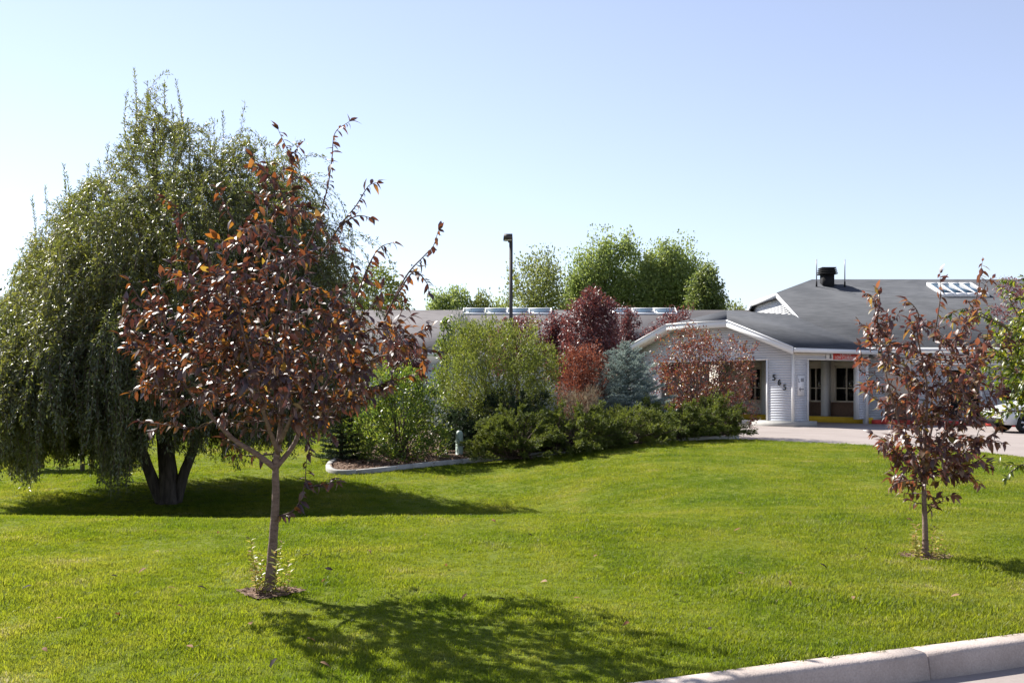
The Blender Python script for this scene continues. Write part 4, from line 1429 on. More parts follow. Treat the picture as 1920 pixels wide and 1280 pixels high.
# --- right young plum
prof2 = [(590, 1630, 1850), (640, 1612, 1872), (680, 1600, 1882), (730, 1615, 1886), (780, 1650, 1880), (820, 1652, 1868), (850, 1655, 1850), (890, 1675, 1815), (915, 1685, 1805)]
T2 = [(1735, 1046, 0), (1735, 1000, 0), (1733, 940, 0), (1732, 890, 0), (1735, 820, 0), (1738, 760, 0), (1735, 700, 0.02), (1722, 640, 0), (1718, 590, 0)]
L2 = [([(1733, 905, 0), (1705, 850, -0.08), (1685, 790, -0.12), (1668, 730, -0.14), (1655, 670, -0.14), (1648, 610, -0.14)], 0.016),
      ([(1734, 890, 0), (1765, 830, -0.06), (1800, 770, -0.12), (1825, 710, -0.15), (1838, 650, -0.15)], 0.016),
      ([(1735, 860, 0), (1750, 790, 0.12), (1775, 720, 0.22), (1790, 650, 0.25), (1795, 600, 0.25)], 0.014),
      ([(1734, 870, 0), (1720, 800, -0.22), (1705, 740, -0.35), (1695, 680, -0.4)], 0.014),
      ([(1735, 840, 0), (1790, 800, 0.1), (1830, 785, 0.1), (1860, 780, 0.1)], 0.010)]
SH2 = [[(1648, 640, -0.14), (1645, 600, -0.14), (1640, 575, -0.14), (1635, 558, -0.14), (1622, 550, -0.14)],
       [(1645, 600, -0.14), (1650, 570, -0.14), (1648, 552, -0.14)],
       [(1665, 690, -0.14), (1667, 650, -0.12), (1668, 622, -0.12)],
       [(1718, 620, 0), (1722, 590, 0), (1712, 572, 0), (1702, 564, 0)],
       [(1750, 640, 0.1), (1760, 580, 0.1), (1764, 545, 0.1), (1762, 512, 0.1)],
       [(1795, 640, 0.25), (1820, 590, 0.2), (1834, 545, 0.2), (1838, 515, 0.2), (1842, 490, 0.2)],
       [(1838, 560, 0.2), (1850, 530, 0.2), (1860, 522, 0.2)],
       [(1740, 960, 0), (1748, 950, 0), (1758, 944, 0)],
       [(1730, 900, -0.05), (1705, 900, -0.1), (1682, 905, -0.15), (1672, 912, -0.15)],
       [(1740, 890, -0.05), (1775, 880, -0.1), (1805, 885, -0.1), (1815, 895, -0.1)],
       [(1690, 860, -0.1), (1665, 832, -0.15), (1652, 828, -0.15)]]
sapling("young_plum_tree", "smaller young plum tree with pinkish brown leaves standing in front of the driveway", S2, S2[1], T2, L2, prof2, 420, M["plum2"], 0.072, "young purple plum trees on the lawn", 33, shoots=SH2, r0=0.03, edge_bias=0.55, clump=2, yw=lambda y: np.interp(y, [590, 680, 760, 830, 880, 915], [0.55, 0.8, 1.0, 1.5, 1.5, 1.0]))

# --- weeping willow
def willow():
    d0 = 18.9
    bx = (317 - 960) / F * d0
    bz = gz(bx, d0)
    root = empty("weeping_willow", (bx, d0, bz), "big dark green weeping willow behind the coppery young plum", "tree")
    w = lambda px, py, o_=0: P(px, py, d0 + o_)
    gm = G()
    pts = smooth_line([(bx, d0, bz - 0.2), w(317, 930), w(314, 880), w(308, 820), w(302, 740), w(296, 640), w(290, 540)], 5)
    tube(gm, pts, np.linspace(0.21, 0.08, len(pts)) * (1 + 0.75 * np.exp(-np.linspace(0, 1, len(pts)) * 16)), 26, ridge=0.07)
    obj("trunk", gm, M['bark2'], root, smooth=True)
    stems_ = [([w(305, 945), w(284, 895, -0.1), w(264, 840, -0.25), w(235, 760, -0.4), w(190, 660, -0.5), w(150, 560, -0.5)], 0.125),
              ([w(328, 945), w(344, 890, 0.05), w(366, 830, 0.1), w(385, 760, 0.1), w(420, 670, 0.1), w(450, 570, 0.1)], 0.115),
              ([w(300, 700), w(330, 600, 0.8), w(360, 520, 1.3), w(380, 440, 1.5)], 0.09),
              ([w(302, 720), w(260, 620, 0.8), w(210, 530, 1.5), w(160, 470, 1.8)], 0.09),
              ([w(300, 690), w(290, 600, -0.8), w(280, 520, -1.3), w(260, 430, -1.4)], 0.09),
              ([w(296, 640), w(290, 520), w(288, 400), w(290, 300), w(288, 240)], 0.08),
              ([w(420, 670, 0.1), w(500, 580, 0.2), w(560, 500, 0.2)], 0.07),
              ([w(190, 660, -0.5), w(100, 580, -0.5), w(40, 520, -0.5)], 0.07)]
    for q, r_ in stems_:
        gm = G()
        pts = smooth_line(q, 5)
        tube(gm, pts, np.linspace(r_, r_ * 0.3, len(pts)), 18, ridge=0.07)
        obj("limb", gm, M['bark2'], root, smooth=True)
    prof = [(238, 268, 328), (272, 245, 348), (305, 218, 385), (332, 198, 500), (370, 172, 545), (410, 140, 565), (460, 100, 585), (520, 70, 600), (590, 45, 612), (650, 15, 618), (710, -10, 618), (770, -20, 605)]
    cc = np.concatenate([prof_sample(prof, d0, 370, 0.42, 1.1), prof_sample([(600, 10, 615), (700, -40, 618), (800, -60, 600)], d0, 150, 0.3, 1.1), prof_sample([(640, -60, 270), (720, -70, 275), (820, -70, 265)], d0 - 0.6, 110, 0.35, 1.0)])
    S = np.repeat(cc, 17, 0) + rng.normal(size=(len(cc) * 17, 3)) * np.array([0.21, 0.21, 0.2])
    cen = np.array([bx, d0, 3.0])
    low_px = np.array([(-80, 880), (15, 872), (30, 880), (45, 925), (70, 925), (85, 860), (150, 850), (165, 880), (185, 915), (250, 915), (268, 880), (285, 835), (340, 838), (380, 850), (420, 862), (470, 850), (560, 838), (620, 800), (660, 760)], float)
    pos, dr = [], []
    tw = G()
    for s0 in S:
        out = s0 - cen
        out[2] = 0
        ro = np.linalg.norm(out)
        out = out / max(ro, 0.05)
        top = (s0[2] - 1.0) / 6.0
        L = rng.uniform(0.7, 1.9) * (0.75 + 0.4 * min(1, ro / 3)) * (1.0 if top < 0.72 else 0.36)
        n = int(L / 0.10) + 2
        v = unit(out * rng.uniform(0.1, 0.65) + np.array([rng.normal() * 0.3, rng.normal() * 0.3, rng.uniform(0.1, 0.8) * (0.5 + top + (1.6 if top > 0.72 else 0))]))
        p = s0.copy()
        if 960 + p[0] / p[1] * F < np.interp(HZ + (EYE - p[2]) / p[1] * F, [230, 300, 335, 370, 430, 500, 560, 640], [240, 210, 170, 120, 66, 26, 0, -60]):
            continue
        line = [p.copy()]
        stiff = rng.uniform(0.16, 0.4)
        for k in range(n):
            v = unit(v + np.array([rng.normal() * 0.05, rng.normal() * 0.05, -stiff]))
            p = p + v * 0.10
            pxl = 960 + p[0] / p[1] * F
            zl = EYE - (np.interp(pxl, low_px[:, 0], low_px[:, 1]) - HZ) / F * p[1] + rng.uniform(-0.1, 0.7) * rng.uniform(0.2, 1) + 0.28 * math.sin(p[0] * 6.1 + 2.0 * math.sin(p[1] * 2.3))
            pyl = HZ + (EYE - p[2]) / p[1] * F
            if p[2] < zl or pxl < np.interp(pyl, [230, 300, 335, 370, 430, 500, 560, 640], [235, 205, 165, 115, 62, 22, -5, -60]) + rng.normal() * 14:
                break
            line.append(p.copy())
        if len(line) < 3:
            continue
        line = np.array(line)
        tube(tw, line[::2] if len(line) > 4 else line, 0.004, 3, cap=False)
        m = int(len(line) * 7.2)
        tt = rng.uniform(0, len(line) - 1, m)
        i0 = tt.astype(int)
        fr = (tt - i0)[:, None]
        i1 = np.minimum(i0 + 1, len(line) - 1)
        pp = line[i0] * (1 - fr) + line[i1] * fr
        tg = line[i1] - line[np.maximum(i0 - 1, 0)]
        pos.append(pp + rng.normal(size=pp.shape) * 0.025)
        dr.append(unit(tg) * 0.7 + rng.normal(size=pp.shape) * 0.5)
    # upright shoots at the top
    for a, b, h_ in ((252, 300, 132), (238, 290, 172), (262, 300, 190), (278, 300, 178), (292, 300, 215), (308, 310, 156), (330, 300, 152), (338, 320, 190), (322, 300, 200), (352, 340, 225), (418, 360, 212), (404, 370, 262), (430, 380, 268), (446, 390, 300), (120, 420, 310), (126, 420, 330), (60, 470, 372), (85, 470, 350), (165, 380, 312), (185, 360, 300), (498, 400, 262), (520, 400, 280), (560, 420, 300), (205, 330, 268), (375, 380, 300)):
        o_ = rng.normal() * 0.5
        p0, p1 = w(a + rng.normal() * 6, b, o_), w(a, h_, o_)
        line = smooth_line([p0, (p0 + p1) / 2 + rng.normal(size=3) * 0.04, p1], 6)
        tube(tw, line, np.linspace(0.008, 0.002, len(line)), 4, cap=False)
        m = int(np.linalg.norm(p1 - p0) / 0.017)
        tt = np.linspace(0.1, 1, m) * (len(line) - 1)
        i0 = np.minimum(tt.astype(int), len(line) - 2)
        fr = (tt - i0)[:, None]
        pp = line[i0] * (1 - fr) + line[i0 + 1] * fr
        an_ = np.arange(m) * 2.4
        pos.append(pp)
        dr.append(np.stack([np.cos(an_) * 0.55, np.sin(an_) * 0.55, np.full(m, 0.8)], 1) + rng.normal(size=(m, 3)) * 0.15)
    pos = np.concatenate(pos)
    dr = np.concatenate(dr)
    n = len(pos)
    gm = G()
    diamonds(gm, pos, dr, rng.normal(size=(n, 3)) * 0.6 + np.array([0, 0, 1.0]), 0.074 * rng.uniform(0.7, 1.3, n), 0.020 * rng.uniform(0.8, 1.3, n), 0.2)
    obj("foliage", gm, M['willow'], root, kind="stuff")
    obj("hanging_twigs", tw, M['twig'], root, kind="stuff")
    print("willow leaves", n)


willow()


# --- conifers
def spruce(name, label, px, top, base_y, half_px, d0, mat, n_levels, cat="tree", needle=0.055, group=None, bark='twig'):
    bx = (px - 960) / F * d0
    bz = gz(bx, d0)
    zt = EYE - (top - HZ) / F * d0
    H = zt - bz
    Rm = half_px / F * d0
    root = empty(name, (bx, d0, bz), label, cat, group)
    gm = G()
    tube(gm, [(bx, d0, bz - 0.05), (bx, d0, bz + H * 0.5), (bx, d0, zt - 0.05)], [0.05 * H / 2.5, 0.03, 0.006], 8)
    obj("trunk", gm, M[bark], root, smooth=True)
    nd, dr = [], []
    tw = G()
    for lv in range(n_levels):
        f = lv / n_levels
        z0 = bz + 0.08 + (H - 0.12) * f
        rl = Rm * (1 - f) ** 0.95 * (0.85 + 0.3 * rng.uniform()) + 0.05
        nb = max(5, int(15 * (1 - f * 0.6)))
        ph = rng.uniform(0, 6.28)
        for k in range(nb):
            a = ph + 2 * math.pi * k / nb + rng.normal() * 0.15
            l = rl * rng.uniform(0.65, 1.25)
            o2 = np.array([math.cos(a), math.sin(a), 0])
            tilt = -0.10 + 0.75 * f
            pts = np.array([(bx, d0, z0) + o2 * l * t + np.array([0, 0, l * (tilt * t + 0.18 * t * t)]) for t in np.linspace(0.05, 1, 6)])
            tube(tw, pts, np.linspace(0.010, 0.003, 6), 4, cap=False)
            side_ = np.array([-o2[1], o2[0], 0])
            lines = [pts]
            for q in range(2 + int(l / 0.11)):
                t = rng.uniform(0.25, 0.95)
                s0 = pts[0] + (pts[-1] - pts[0]) * t
                sg = rng.choice([-1, 1])
                e0 = s0 + (side_ * sg * 0.8 + o2 * 0.7 + np.array([0, 0, rng.uniform(-0.05, 0.3)])) * l * (1 - t * 0.6) * rng.uniform(0.25, 0.45)
                lines.append(np.array([s0, (s0 + e0) / 2, e0]))
            for ln in lines:
                tot = np.linalg.norm(ln[-1] - ln[0])
                m = int(tot / 0.0065) + 3
                tt = rng.uniform(0, 1, m)
                pp = ln[0] + (ln[-1] - ln[0]) * tt[:, None]
                if len(ln) > 3:
                    pp = np.stack([np.interp(tt, np.linspace(0, 1, len(ln)), ln[:, c]) for c in range(3)], 1)
                tg = unit(ln[-1] - ln[0])
                nd.append(pp)
                dr.append(tg * 0.55 + rng.normal(size=(m, 3)) * 0.6 + np.array([0, 0, 0.25]))
    nd = np.concatenate(nd)
    dr = np.concatenate(dr)
    n = len(nd)
    gm = G()
    diamonds(gm, nd, dr, rng.normal(size=(n, 3)) + np.array([0, 0, 0.6]), needle * rng.uniform(0.7, 1.3, n), needle * 0.26, 0.2)
    obj("needles", gm, mat, root, kind="stuff")
    obj("branches", tw, M['twig'], root, kind="stuff")


def juniper(label, px, d0, half_px, top, mat, nb=70, dir_bias=None, dscale=1.0):
    bx = (px - 960) / F * d0
    bz = gz(bx, d0) + 0.04
    H = EYE - (top - HZ) / F * d0 - bz
    Rm = half_px / F * d0
    root = empty("spreading_juniper", (bx, d0, bz), label, "shrub", "spreading junipers along the bed edge")
    nd, dr = [], []
    tw = G()
    for k in range(nb):
        a = rng.uniform(0, 6.28)
        e = rng.uniform(0.03, 1.0) ** 1.2
        l = 1.0
        o2 = np.array([math.cos(a), math.sin(a) * dscale, 0])
        reach = Rm * math.sqrt(max(0.04, 1 - e * e * 0.85)) * rng.uniform(0.65, 1.12)
        hh = H * e * rng.uniform(0.75, 1.08) + 0.06
        st = np.array([bx + rng.normal() * 0.12 * Rm, d0 + rng.normal() * 0.12 * Rm, bz])
        p1 = st + o2 * reach * 0.5 + np.array([0, 0, hh * 0.62])
        p2 = st + o2 * reach * 0.85 + np.array([0, 0, hh * 0.95])
        p3 = st + o2 * reach * 1.05 + np.array([0, 0, hh * rng.uniform(0.85, 1.1)])
        pts = smooth_line([st, p1, p2, p3], 4)
        tube(tw, pts, np.linspace(0.016, 0.003, len(pts)), 4, cap=False)
        tot = np.linalg.norm(np.diff(pts, axis=0), axis=1).sum()
        for q in range(int(10 + tot * 15)):
            t = 0.22 + 0.78 * rng.uniform() ** 0.7
            s0 = np.array([np.interp(t, np.linspace(0, 1, len(pts)), pts[:, c]) for c in range(3)])
            i = min(int(t * (len(pts) - 1)) + 1, len(pts) - 1)
            tg = unit(pts[i] - pts[i - 1])
            sd = unit(np.cross(tg, rng.normal(size=3)))
            dv = unit(tg * 0.9 + sd * 0.65 + np.array([0, 0, 0.1]))
            l = rng.uniform(0.10, 0.26) * (1.15 - 0.5 * t)
            m = int(l / 0.0125) + 3
            tt = rng.uniform(0, 1, m)[:, None]
            nd.append(s0 + dv * l * tt + rng.normal(size=(m, 3)) * 0.008)
            dr.append(dv + rng.normal(size=(m, 3)) * 0.45)
    nd = np.concatenate(nd)
    dr = np.concatenate(dr)
    ok = nd[:, 2] > bz - 0.02
    nd, dr = nd[ok], dr[ok]
    n = len(nd)
    gm = G()
    diamonds(gm, nd, dr, rng.normal(size=(n, 3)) + np.array([0, 0, 0.6]), 0.055 * rng.uniform(0.7, 1.3, n), 0.019, 0.2)
    obj("needles", gm, mat, root, kind="stuff")
    obj("branches", tw, M['twig'], root, kind="stuff")


juniper("spreading juniper just right of the green pedestal", 968, 25.2, 96, 776, M['juniper'], 130)
juniper("spreading juniper with upswept tips below the orange shrub", 1060, 26.1, 112, 764, M['juniper'], 140)
juniper("spreading juniper below the blue spruce", 1170, 27.5, 100, 766, M['juniper'], 130)
juniper("rounded juniper between the blue spruce and the crabapple", 1258, 28.9, 88, 757, M['juniper'], 125)
juniper("dense rounded juniper at the bed's right tip beside the driveway", 1330, 29.7, 70, 750, M['juniper'], 130)
juniper("taller grey green juniper under the yellow green shrub", 955, 27.3, 112, 738, M['darkneedle'], 130)
juniper("low juniper behind the green pedestal", 868, 27.0, 60, 770, M['darkneedle'], 60)
spruce("blue_spruce", "small blue spruce in front of the porch gable", 1174, 636, 815, 100, 30.3, M['bluespruce'], 26)
spruce("dark_conifer", "dark narrow conifer at the left tip of the planting bed", 640, 655, 872, 42, 25.2, M['darkneedle'], 22)

# --- broad-leaved shrubs of the bed
bush("willow_shrub", "large yellow green feathery shrub in the middle of the bed", "shrub", [(606, 880, 930), (625, 850, 990), (655, 830, 1035), (700, 818, 1046), (745, 818, 1046), (790, 830, 1040), (830, 850, 1020)], 28.3, M['yellowgreen'], 460, 34000, 0.09, 0.03, 0.10, 'up', stems=40, jut=0.3)
bush("leafy_shrub", "glossy green leafy shrub at the left end of the bed", "shrub", [(690, 690, 770), (725, 665, 815), (770, 650, 835), (820, 645, 842), (862, 658, 832)], 25.3, M['greenleaf'], 280, 15000, 0.085, 0.04, 0.085, 'up', stems=46)
fl = prof_sample([(745, 795, 838), (800, 800, 842)], 24.7, 60, 0.8)
gm = G()
diamonds(gm, np.repeat(fl, 4, 0) + rng.normal(size=(240, 3)) * 0.02, rng.normal(size=(240, 3)) + np.array([0, -0.3, 0.6]), rng.normal(size=(240, 3)), 0.05, 0.035, 0.2)
fo = obj("flowering_stems", gm, M['flower'], origin=(fl[0][0], 24.7, gz(fl[0][0], 24.7)))
tag(fo, "small white blossoms on the right side of the glossy green shrub", "flowers", kind="stuff")
bush("barberry", "orange red barberry shrub left of the blue spruce", "shrub", [(655, 1070, 1122), (690, 1042, 1146), (725, 1036, 1150), (755, 1042, 1146), (790, 1060, 1130)], 30.2, M['barberry'], 200, 10500, 0.07, 0.035, 0.09, 'up', stems=26)
bush("dry_perennial", "clump of dry tan stalks in front of the orange red barberry", "plant", [(735, 1050, 1122), (760, 1045, 1128), (800, 1060, 1115)], 28.9, M['drygrass'], 120, 3000, 0.14, 0.012, 0.07, 'up', stems=10)
bush("crabapple", "loose red leaved crabapple in front of the porch opening", "tree", [(618, 1280, 1345), (640, 1245, 1395), (665, 1228, 1412), (700, 1220, 1415), (735, 1224, 1412), (770, 1238, 1405), (795, 1260, 1400)], 31.8, M['crab'], 330, 11000, 0.085, 0.046, 0.10, 'any', base=1318, stems=70, jut=0.3)
pur = [("tallest purple leaved plum tree, behind the orange red barberry", [(545, 1096, 1120), (565, 1082, 1142), (595, 1062, 1160), (640, 1050, 1170), (690, 1052, 1172), (730, 1065, 1160)], 36.0, 12000),
       ("slim purple leaved plum just right of the tallest one", [(578, 1172, 1186), (605, 1160, 1200), (640, 1158, 1205), (690, 1150, 1215)], 47.5, 3600),
       ("broad purple leaved plum showing above the left slope of the porch gable", [(580, 1262, 1290), (605, 1225, 1296), (640, 1200, 1290), (690, 1190, 1270)], 49.4, 5200),
       ("purple leaved plum between the yellow green shrub and the tallest plum", [(592, 1030, 1052), (620, 1018, 1068), (660, 1015, 1075), (710, 1025, 1075)], 38.0, 4000),
       ("low purple leaved plum behind the yellow green shrub", [(594, 960, 1000), (615, 915, 1016), (650, 905, 1025), (700, 920, 1020)], 37.0, 5000),
       ("purple leaved plum behind the right end of the near young plum", [(640, 730, 770), (670, 715, 800), (710, 720, 800)], 36.0, 3000)]
for lab, pf, dd, nl in pur:
    bush("purple_plum", lab, "tree", pf, dd, M['purple'], max(80, nl // 26), int(nl * 1.7), 0.10, 0.055, 0.12, 'any', "purple leaved plum trees by the wing", stems=24, trunk=0.07, edge_bias=0.5, jut=0.2)
bush("grey_olive_shrub", "grey green shrub behind the yellow green shrub's left shoulder", "shrub", [(590, 850, 872), (612, 842, 885), (660, 838, 890), (720, 840, 885)], 32.5, M['greyleaf'], 110, 4000, 0.085, 0.022, 0.10, 'up', stems=20)
bush("climbing_shoots", "bright green leafy shoots left of the grey green shrub", "plant", [(598, 836, 846), (640, 824, 846), (690, 818, 846), (720, 820, 846)], 31.0, M['greenleaf'], 36, 900, 0.11, 0.07, 0.09, 'any', stems=12)

# --- trees behind the buildings
def lobe(x0, x1, top, bot=600):
    c = (x0 + x1) / 2
    h = (x1 - x0) / 2
    return [(top, c - 3, c + 3), (top + 14, c - h * 0.42, c + h * 0.42), (top + 40, c - h * 0.8, c + h * 0.8), (top + 75, x0, x1), (bot - 20, x0, x1), (bot + 20, c - h * 0.7, c + h * 0.7)]


bush("poplar", "tall dense poplar behind the wing, left one of the pair", "tree", [lobe(1108, 1168, 433), lobe(1062, 1125, 478), lobe(1085, 1150, 452), lobe(1148, 1206, 446), lobe(1052, 1100, 515), lobe(1170, 1225, 478)], 86, M['poplar'], 330, 34000, 0.20, 0.155, 0.40, 'up', "poplars behind the wing", base=1130, stems=40, trunk=0.3, bark='bark2', edge_bias=0.38, jut=0.06)
bush("poplar", "tall dense poplar behind the wing, right one of the pair", "tree", [lobe(1208, 1262, 443), lobe(1250, 1306, 448), lobe(1280, 1332, 476), lobe(1225, 1285, 462), lobe(1296, 1340, 505), lobe(1196, 1240, 480)], 86, M['poplar'], 330, 34000, 0.20, 0.155, 0.40, 'up', "poplars behind the wing", base=1265, stems=40, trunk=0.3, bark='bark2', edge_bias=0.38, jut=0.06)
bush("poplar", "short dark tree at the right foot of the poplar pair", "tree", [(502, 1318, 1332), (530, 1300, 1348), (565, 1290, 1356), (600, 1300, 1352)], 80, M['poplardark'], 160, 8000, 0.22, 0.15, 0.30, 'any', "poplars behind the wing", stems=14, trunk=0.2, bark='bark2')
bush("poplar", "pale airy tree behind the wing beside the lamp post", "tree", [(488, 1000, 1035), (510, 965, 1050), (545, 948, 1062), (580, 945, 1068), (620, 955, 1060)], 80, M['palegreen'], 200, 8500, 0.22, 0.14, 0.36, 'up', "poplars behind the wing", stems=40, trunk=0.2, bark='bark2', jut=0.15)
for k, (a, b, t_) in enumerate(((800, 838, 556), (836, 876, 544), (878, 925, 556), (922, 952, 574), (1345, 1395, 574))):
    lab = ["small distant tree top above the wing roof, leftmost of the row", "pointed distant tree top behind the left end of the skylight", "distant tree top above the middle of the long skylight", "low distant tree top just left of the lamp post", "low far tree top between the poplars and the white gable"][k]
    bush("distant_tree", lab, "tree", [(t_, (a + b) / 2 - 5, (a + b) / 2 + 5), (t_ + 16, a, b), (t_ + 45, a - 4, b + 4), (t_ + 80, a, b)], 105, M['palegreen'] if k in (2, 4) else M['poplar'], 70, 4000, 0.27, 0.16, 0.34, 'up', "distant trees", stems=8, trunk=0.2, bark='bark2', jut=0.08)
bush("poplar", "yellow green tree behind the near young plum's right side", "tree", [(505, 690, 720), (530, 655, 745), (570, 640, 765), (610, 640, 770), (660, 660, 750)], 62, M['yellowgreen'], 180, 8000, 0.2, 0.12, 0.32, 'any', "poplars behind the wing", stems=20, trunk=0.2, bark='bark2', jut=0.2)
bush("background_tree", "dark tree behind the weeping willow at the left edge", "tree", [(545, -120, -20), (580, -180, 20), (660, -200, 60), (740, -200, 70), (800, -180, 40)], 38, M['darkneedle'], 260, 9000, 0.16, 0.09, 0.25, 'any', stems=16, trunk=0.2, bark='bark2')
for k, (a, b, lab) in enumerate(((60, 260, "dark green shrub far behind the willow's left side"), (230, 430, "dark green shrub far behind the willow trunk"), (400, 600, "dark green shrub behind the willow's right side"))):
    bush("background_shrub", lab, "shrub", [(640, a + 30, b - 30), (690, a, b), (750, a - 10, b + 10), (795, a, b)], 40, M['darkneedle'] if k != 2 else M['greenleaf'], 200, 7000, 0.16, 0.085, 0.22, 'any', "shrubs behind the willow", stems=14)

# --- right edge: green tree reaching into the picture, purple tree behind it
def right_tree():
    d0 = 12.2
    base = np.array([(2030 - 960) / F * d0, d0, 0])
    base[2] = gz(base[0], d0)
    prof = [(440, 2010, 2060), (520, 1965, 2090), (575, 1915, 2100), (605, 1858, 2100), (650, 1836, 2100), (690, 1846, 2100), (730, 1868, 2090), (755, 1905, 2070)]
    T_ = [(2030, 975, 0), (2030, 900, 0), (2025, 800, 0), (2020, 680, 0), (2025, 560, 0), (2030, 480, 0)]
    T_[0] = (2030, HZ + (EYE - base[2]) / d0 * F, 0)
    L_ = [([(2026, 800, 0), (1980, 720, -0.2), (1930, 650, -0.3), (1880, 610, -0.3), (1830, 590, -0.3)], 0.03),
          ([(2025, 780, 0), (2080, 700, 0.2), (2140, 620, 0.3), (2180, 560, 0.3)], 0.03),
          ([(2022, 720, 0), (1970, 640, 0.4), (1930, 580, 0.6)], 0.025),
          ([(2024, 820, 0), (1970, 780, -0.1), (1910, 770, -0.2), (1860, 775, -0.2)], 0.02)]
    SHs = [[(1880, 610, -0.3), (1835, 585, -0.3), (1800, 580, -0.3), (1772, 596, -0.3)], [(1840, 590, -0.3), (1815, 615, -0.3), (1800, 640, -0.3)], [(1860, 775, -0.2), (1840, 770, -0.2), (1822, 768, -0.2)],
           [(1985, 790, -0.3), (1960, 840, -0.4), (1925, 868, -0.4), (1890, 872, -0.4), (1868, 868, -0.4)], [(1925, 868, -0.4), (1898, 882, -0.4), (1886, 896, -0.4)]]
    sapling("green_leafy_tree", "yellow green leafy tree leaning in from the right edge", base, d0, T_, L_, prof, 1000, M['rightleaf'], 0.070, None, 51, shoots=SHs, r0=0.08, spacing=0.020, objs=0)


right_tree()
bush("purple_plum", "purple leaved tree at the right edge in front of the main roof", "tree", [(522, 1890, 1960), (550, 1868, 2000), (590, 1866, 2020), (640, 1875, 2020), (700, 1890, 2000)], 36.5, M['purple'], 160, 6500, 0.10, 0.05, 0.14, 'any', "purple leaved plum trees by the wing", stems=24, trunk=0.07, jut=0.25)

# ------------------------------------------------------------------ fallen leaves on the lawn
fall = [(298, 1043, 0), (275, 1076, 0), (312, 1113, 0), (370, 1112, 1), (333, 1148, 0), (216, 1163, 0), (117, 1172, 0), (410, 1006, 0), (291, 1003, 0), (578, 1050, 1), (608, 1076, 1), (611, 1097, 0), (208, 1090, 1),
        (835, 1068, 0), (792, 1060, 1), (876, 1125, 0), (934, 1135, 1), (1026, 1102, 0), (1456, 1139, 0), (1245, 1015, 1), (1276, 1128, 1), (1537, 1067, 1), (717, 1188, 0), (600, 1258, 0), (1075, 1134, 0), (922, 982, 0), (1384, 1085, 0),
        (1626, 1037, 1), (1800, 1127, 0), (575, 1212, 0), (800, 1010, 0), (1700, 980, 0), (150, 1050, 0), (60, 1110, 1), (470, 1180, 0), (690, 1040, 0), (1120, 1050, 0), (1180, 1180, 0), (1330, 1190, 1), (1480, 1100, 0), (1600, 1130, 0), (990, 1010, 1), (350, 1225, 0), (520, 1250, 1), (80, 1230, 0), (1390, 1000, 0)]
for k, (px, py, dk) in enumerate(fall):
    p = hit(px, py)
    mt = M['fallendark'] if dk else M['fallen']
    o_ = math.radians(R.uniform(0, 360))
    dv = np.array([[math.cos(o_), math.sin(o_), R.uniform(-0.1, 0.25)]])
    upv = np.array([[R.uniform(-0.5, 0.5), R.uniform(-0.8, 0.2), 1.0]])
    gm = G()
    broad_leaves(gm, (p + np.array([0, 0, 0.052]))[None], dv, upv, np.array([R.uniform(0.05, 0.078)]), np.array([k % 4]))
    lo = obj("fallen_leaf", gm, mt, origin=tuple(p + np.array([0, 0, 0.04])))
    tag(lo, "dark curled fallen leaf lying on the lawn" if dk else "tan fallen leaf lying on the lawn", "leaf", "dark fallen leaves" if dk else "tan fallen leaves")

# ------------------------------------------------------------------ lawn grass (nobody could count it)
def blade_tuft(seed, nb, rad, hmin, hmax, wid):
    r = np.random.default_rng(seed)
    V, Fc = [], []
    for k in range(nb):
        a, q = r.uniform(0, 6.28), rad * math.sqrt(r.uniform())
        b = np.array([q * math.cos(a), q * math.sin(a), -0.005])
        h_ = r.uniform(hmin, hmax)
        az = r.uniform(0, 6.28)
        lean = r.uniform(0.15, 0.85) * h_
        o2 = np.array([math.cos(az), math.sin(az), 0])
        az2 = az + 1.57 + r.normal() * 0.5
        s = np.array([math.cos(az2), math.sin(az2), 0]) * wid * r.uniform(0.7, 1.3) / 2
        m_ = b + o2 * lean * 0.35 + np.array([0, 0, h_ * 0.6])
        t = b + o2 * lean + np.array([0, 0, h_])
        i = len(V)
        V += [b - s, b + s, m_ + s * 0.8, m_ - s * 0.8, t]
        Fc += [(i, i + 1, i + 2, i + 3), (i + 3, i + 2, i + 4)]
    return np.array(V), Fc


tuftcol = bpy.data.collections.new("grass_tufts")
for k in range(6):
    V, Fc = blade_tuft(100 + k, 24, 0.055, 0.014, 0.036, 0.0045)
    me = G().add(V, Fc).mesh("grass_tuft", M['grass'])
    tuftcol.objects.link(bpy.data.objects.new("grass_tuft", me))


def lawn_mask(x, y):
    ok = ~inside(drive_poly, x, y) & ~inside(street_poly, x, y) & ~inside(bed_poly, x, y)
    for bp in (S1, S2):
        a = np.arctan2(y - bp[1], x - bp[0])
        ok &= np.hypot((x - bp[0]) / 1.15, y - bp[1]) > 0.185 * (1 + 0.18 * np.sin(3 * a))
    return ok


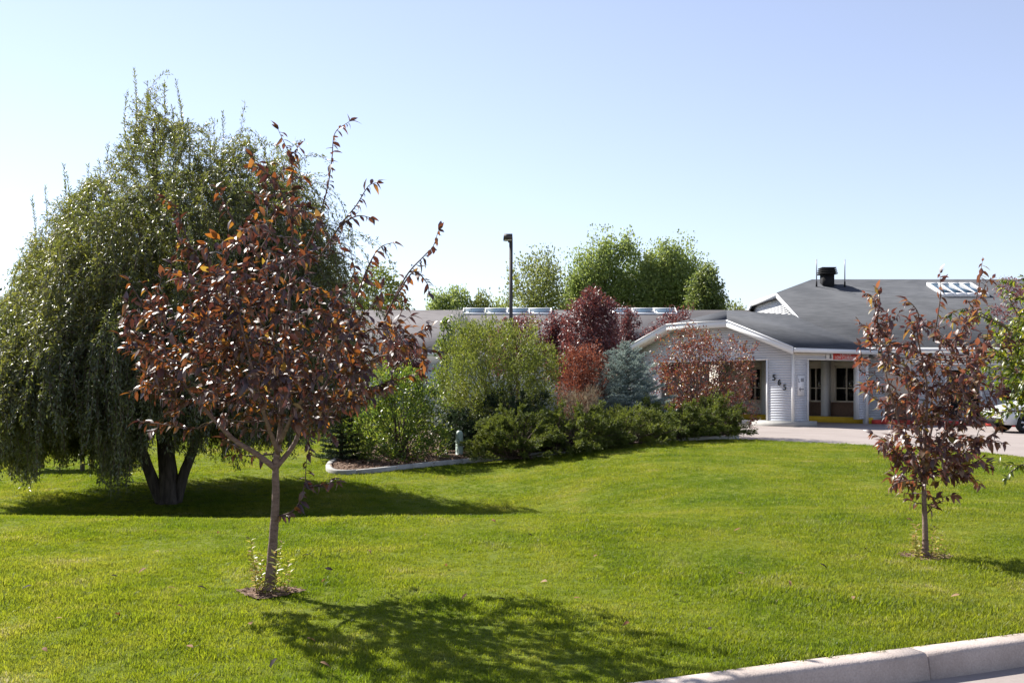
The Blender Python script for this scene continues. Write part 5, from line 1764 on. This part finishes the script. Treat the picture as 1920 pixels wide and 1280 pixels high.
pts_, scl_ = [], []
for (y0, y1, dens, sc, xm) in ((4.3, 6.5, 760, 0.95, 0.85), (6.5, 8.5, 640, 1.0, 0.8), (8.5, 11, 640, 0.95, 0.75), (11, 14, 540, 1.0, 0.72), (14, 19, 340, 1.08, 0.68), (19, 26, 230, 1.2, 0.64), (26, 33, 170, 1.3, 0.62), (33, 46, 12, 3.0, 0.64)):
    hw = y1 * xm
    n = int(dens * (y1 - y0) * 2 * hw)
    x = rng.uniform(-hw, hw, n)
    y = rng.uniform(y0, y1, n)
    ok = lawn_mask(x, y)
    x, y = x[ok], y[ok]
    pts_.append(np.stack([x, y, ground0(x, y)], 1))
    scl_.append(sc * rng.uniform(0.75, 1.25, len(x)) * (0.88 + 0.3 * np.sin(x * 1.7 + 2 * np.sin(y * 0.9)) * np.sin(y * 1.3 + x * 0.6)) * (1 + 0.35 * (np.sin(x * 5.1 + 3 * np.sin(y * 3.3)) * np.sin(y * 4.7 + 2 * np.sin(x * 2.9)) > 0.72)))
pts_ = np.concatenate(pts_)
scl_ = np.concatenate(scl_)
# grass leans over the kerb's edge
n = len(pts_)
me = bpy.data.meshes.new("lawn_grass")
me.vertices.add(n)
me.vertices.foreach_set("co", pts_.astype(np.float32).ravel())
rot = np.stack([rng.normal(size=n) * 0.16, rng.normal(size=n) * 0.16, rng.uniform(0, 6.283, n)], 1)
at = me.attributes.new("rot", 'FLOAT_VECTOR', 'POINT')
at.data.foreach_set("vector", rot.astype(np.float32).ravel())
at = me.attributes.new("scl", 'FLOAT', 'POINT')
at.data.foreach_set("value", scl_.astype(np.float32))
at = me.attributes.new("pick", 'INT', 'POINT')
at.data.foreach_set("value", rng.integers(0, 6, n).astype(np.int32))
me.update()
me.materials.append(M['grass'])
lawn = bpy.data.objects.new("lawn_grass", me)
COL.objects.link(lawn)
tag(lawn, "short mown green lawn grass", "grass", kind="stuff")
ng = bpy.data.node_groups.new("grass", 'GeometryNodeTree')
ng.interface.new_socket("Geometry", in_out='INPUT', socket_type='NodeSocketGeometry')
ng.interface.new_socket("Geometry", in_out='OUTPUT', socket_type='NodeSocketGeometry')
gi = ng.nodes.new("NodeGroupInput")
go = ng.nodes.new("NodeGroupOutput")
ci = ng.nodes.new("GeometryNodeCollectionInfo")
ci.inputs["Collection"].default_value = tuftcol
ci.inputs["Separate Children"].default_value = True
ci.inputs["Reset Children"].default_value = True
ip = ng.nodes.new("GeometryNodeInstanceOnPoints")
ip.inputs["Pick Instance"].default_value = True


def attr(name, typ):
    a = ng.nodes.new("GeometryNodeInputNamedAttribute")
    a.data_type = typ
    a.inputs["Name"].default_value = name
    return [s for s in a.outputs if s.name == "Attribute" and s.enabled][0]


ng.links.new(gi.outputs[0], ip.inputs["Points"])
ng.links.new(ci.outputs[0], ip.inputs["Instance"])
ng.links.new(attr("pick", 'INT'), ip.inputs["Instance Index"])
ng.links.new(attr("rot", 'FLOAT_VECTOR'), ip.inputs["Rotation"])
ng.links.new(attr("scl", 'FLOAT'), ip.inputs["Scale"])
ng.links.new(ip.outputs[0], go.inputs[0])
md = lawn.modifiers.new("grass", 'NODES')
md.node_group = ng
print("tufts", n)
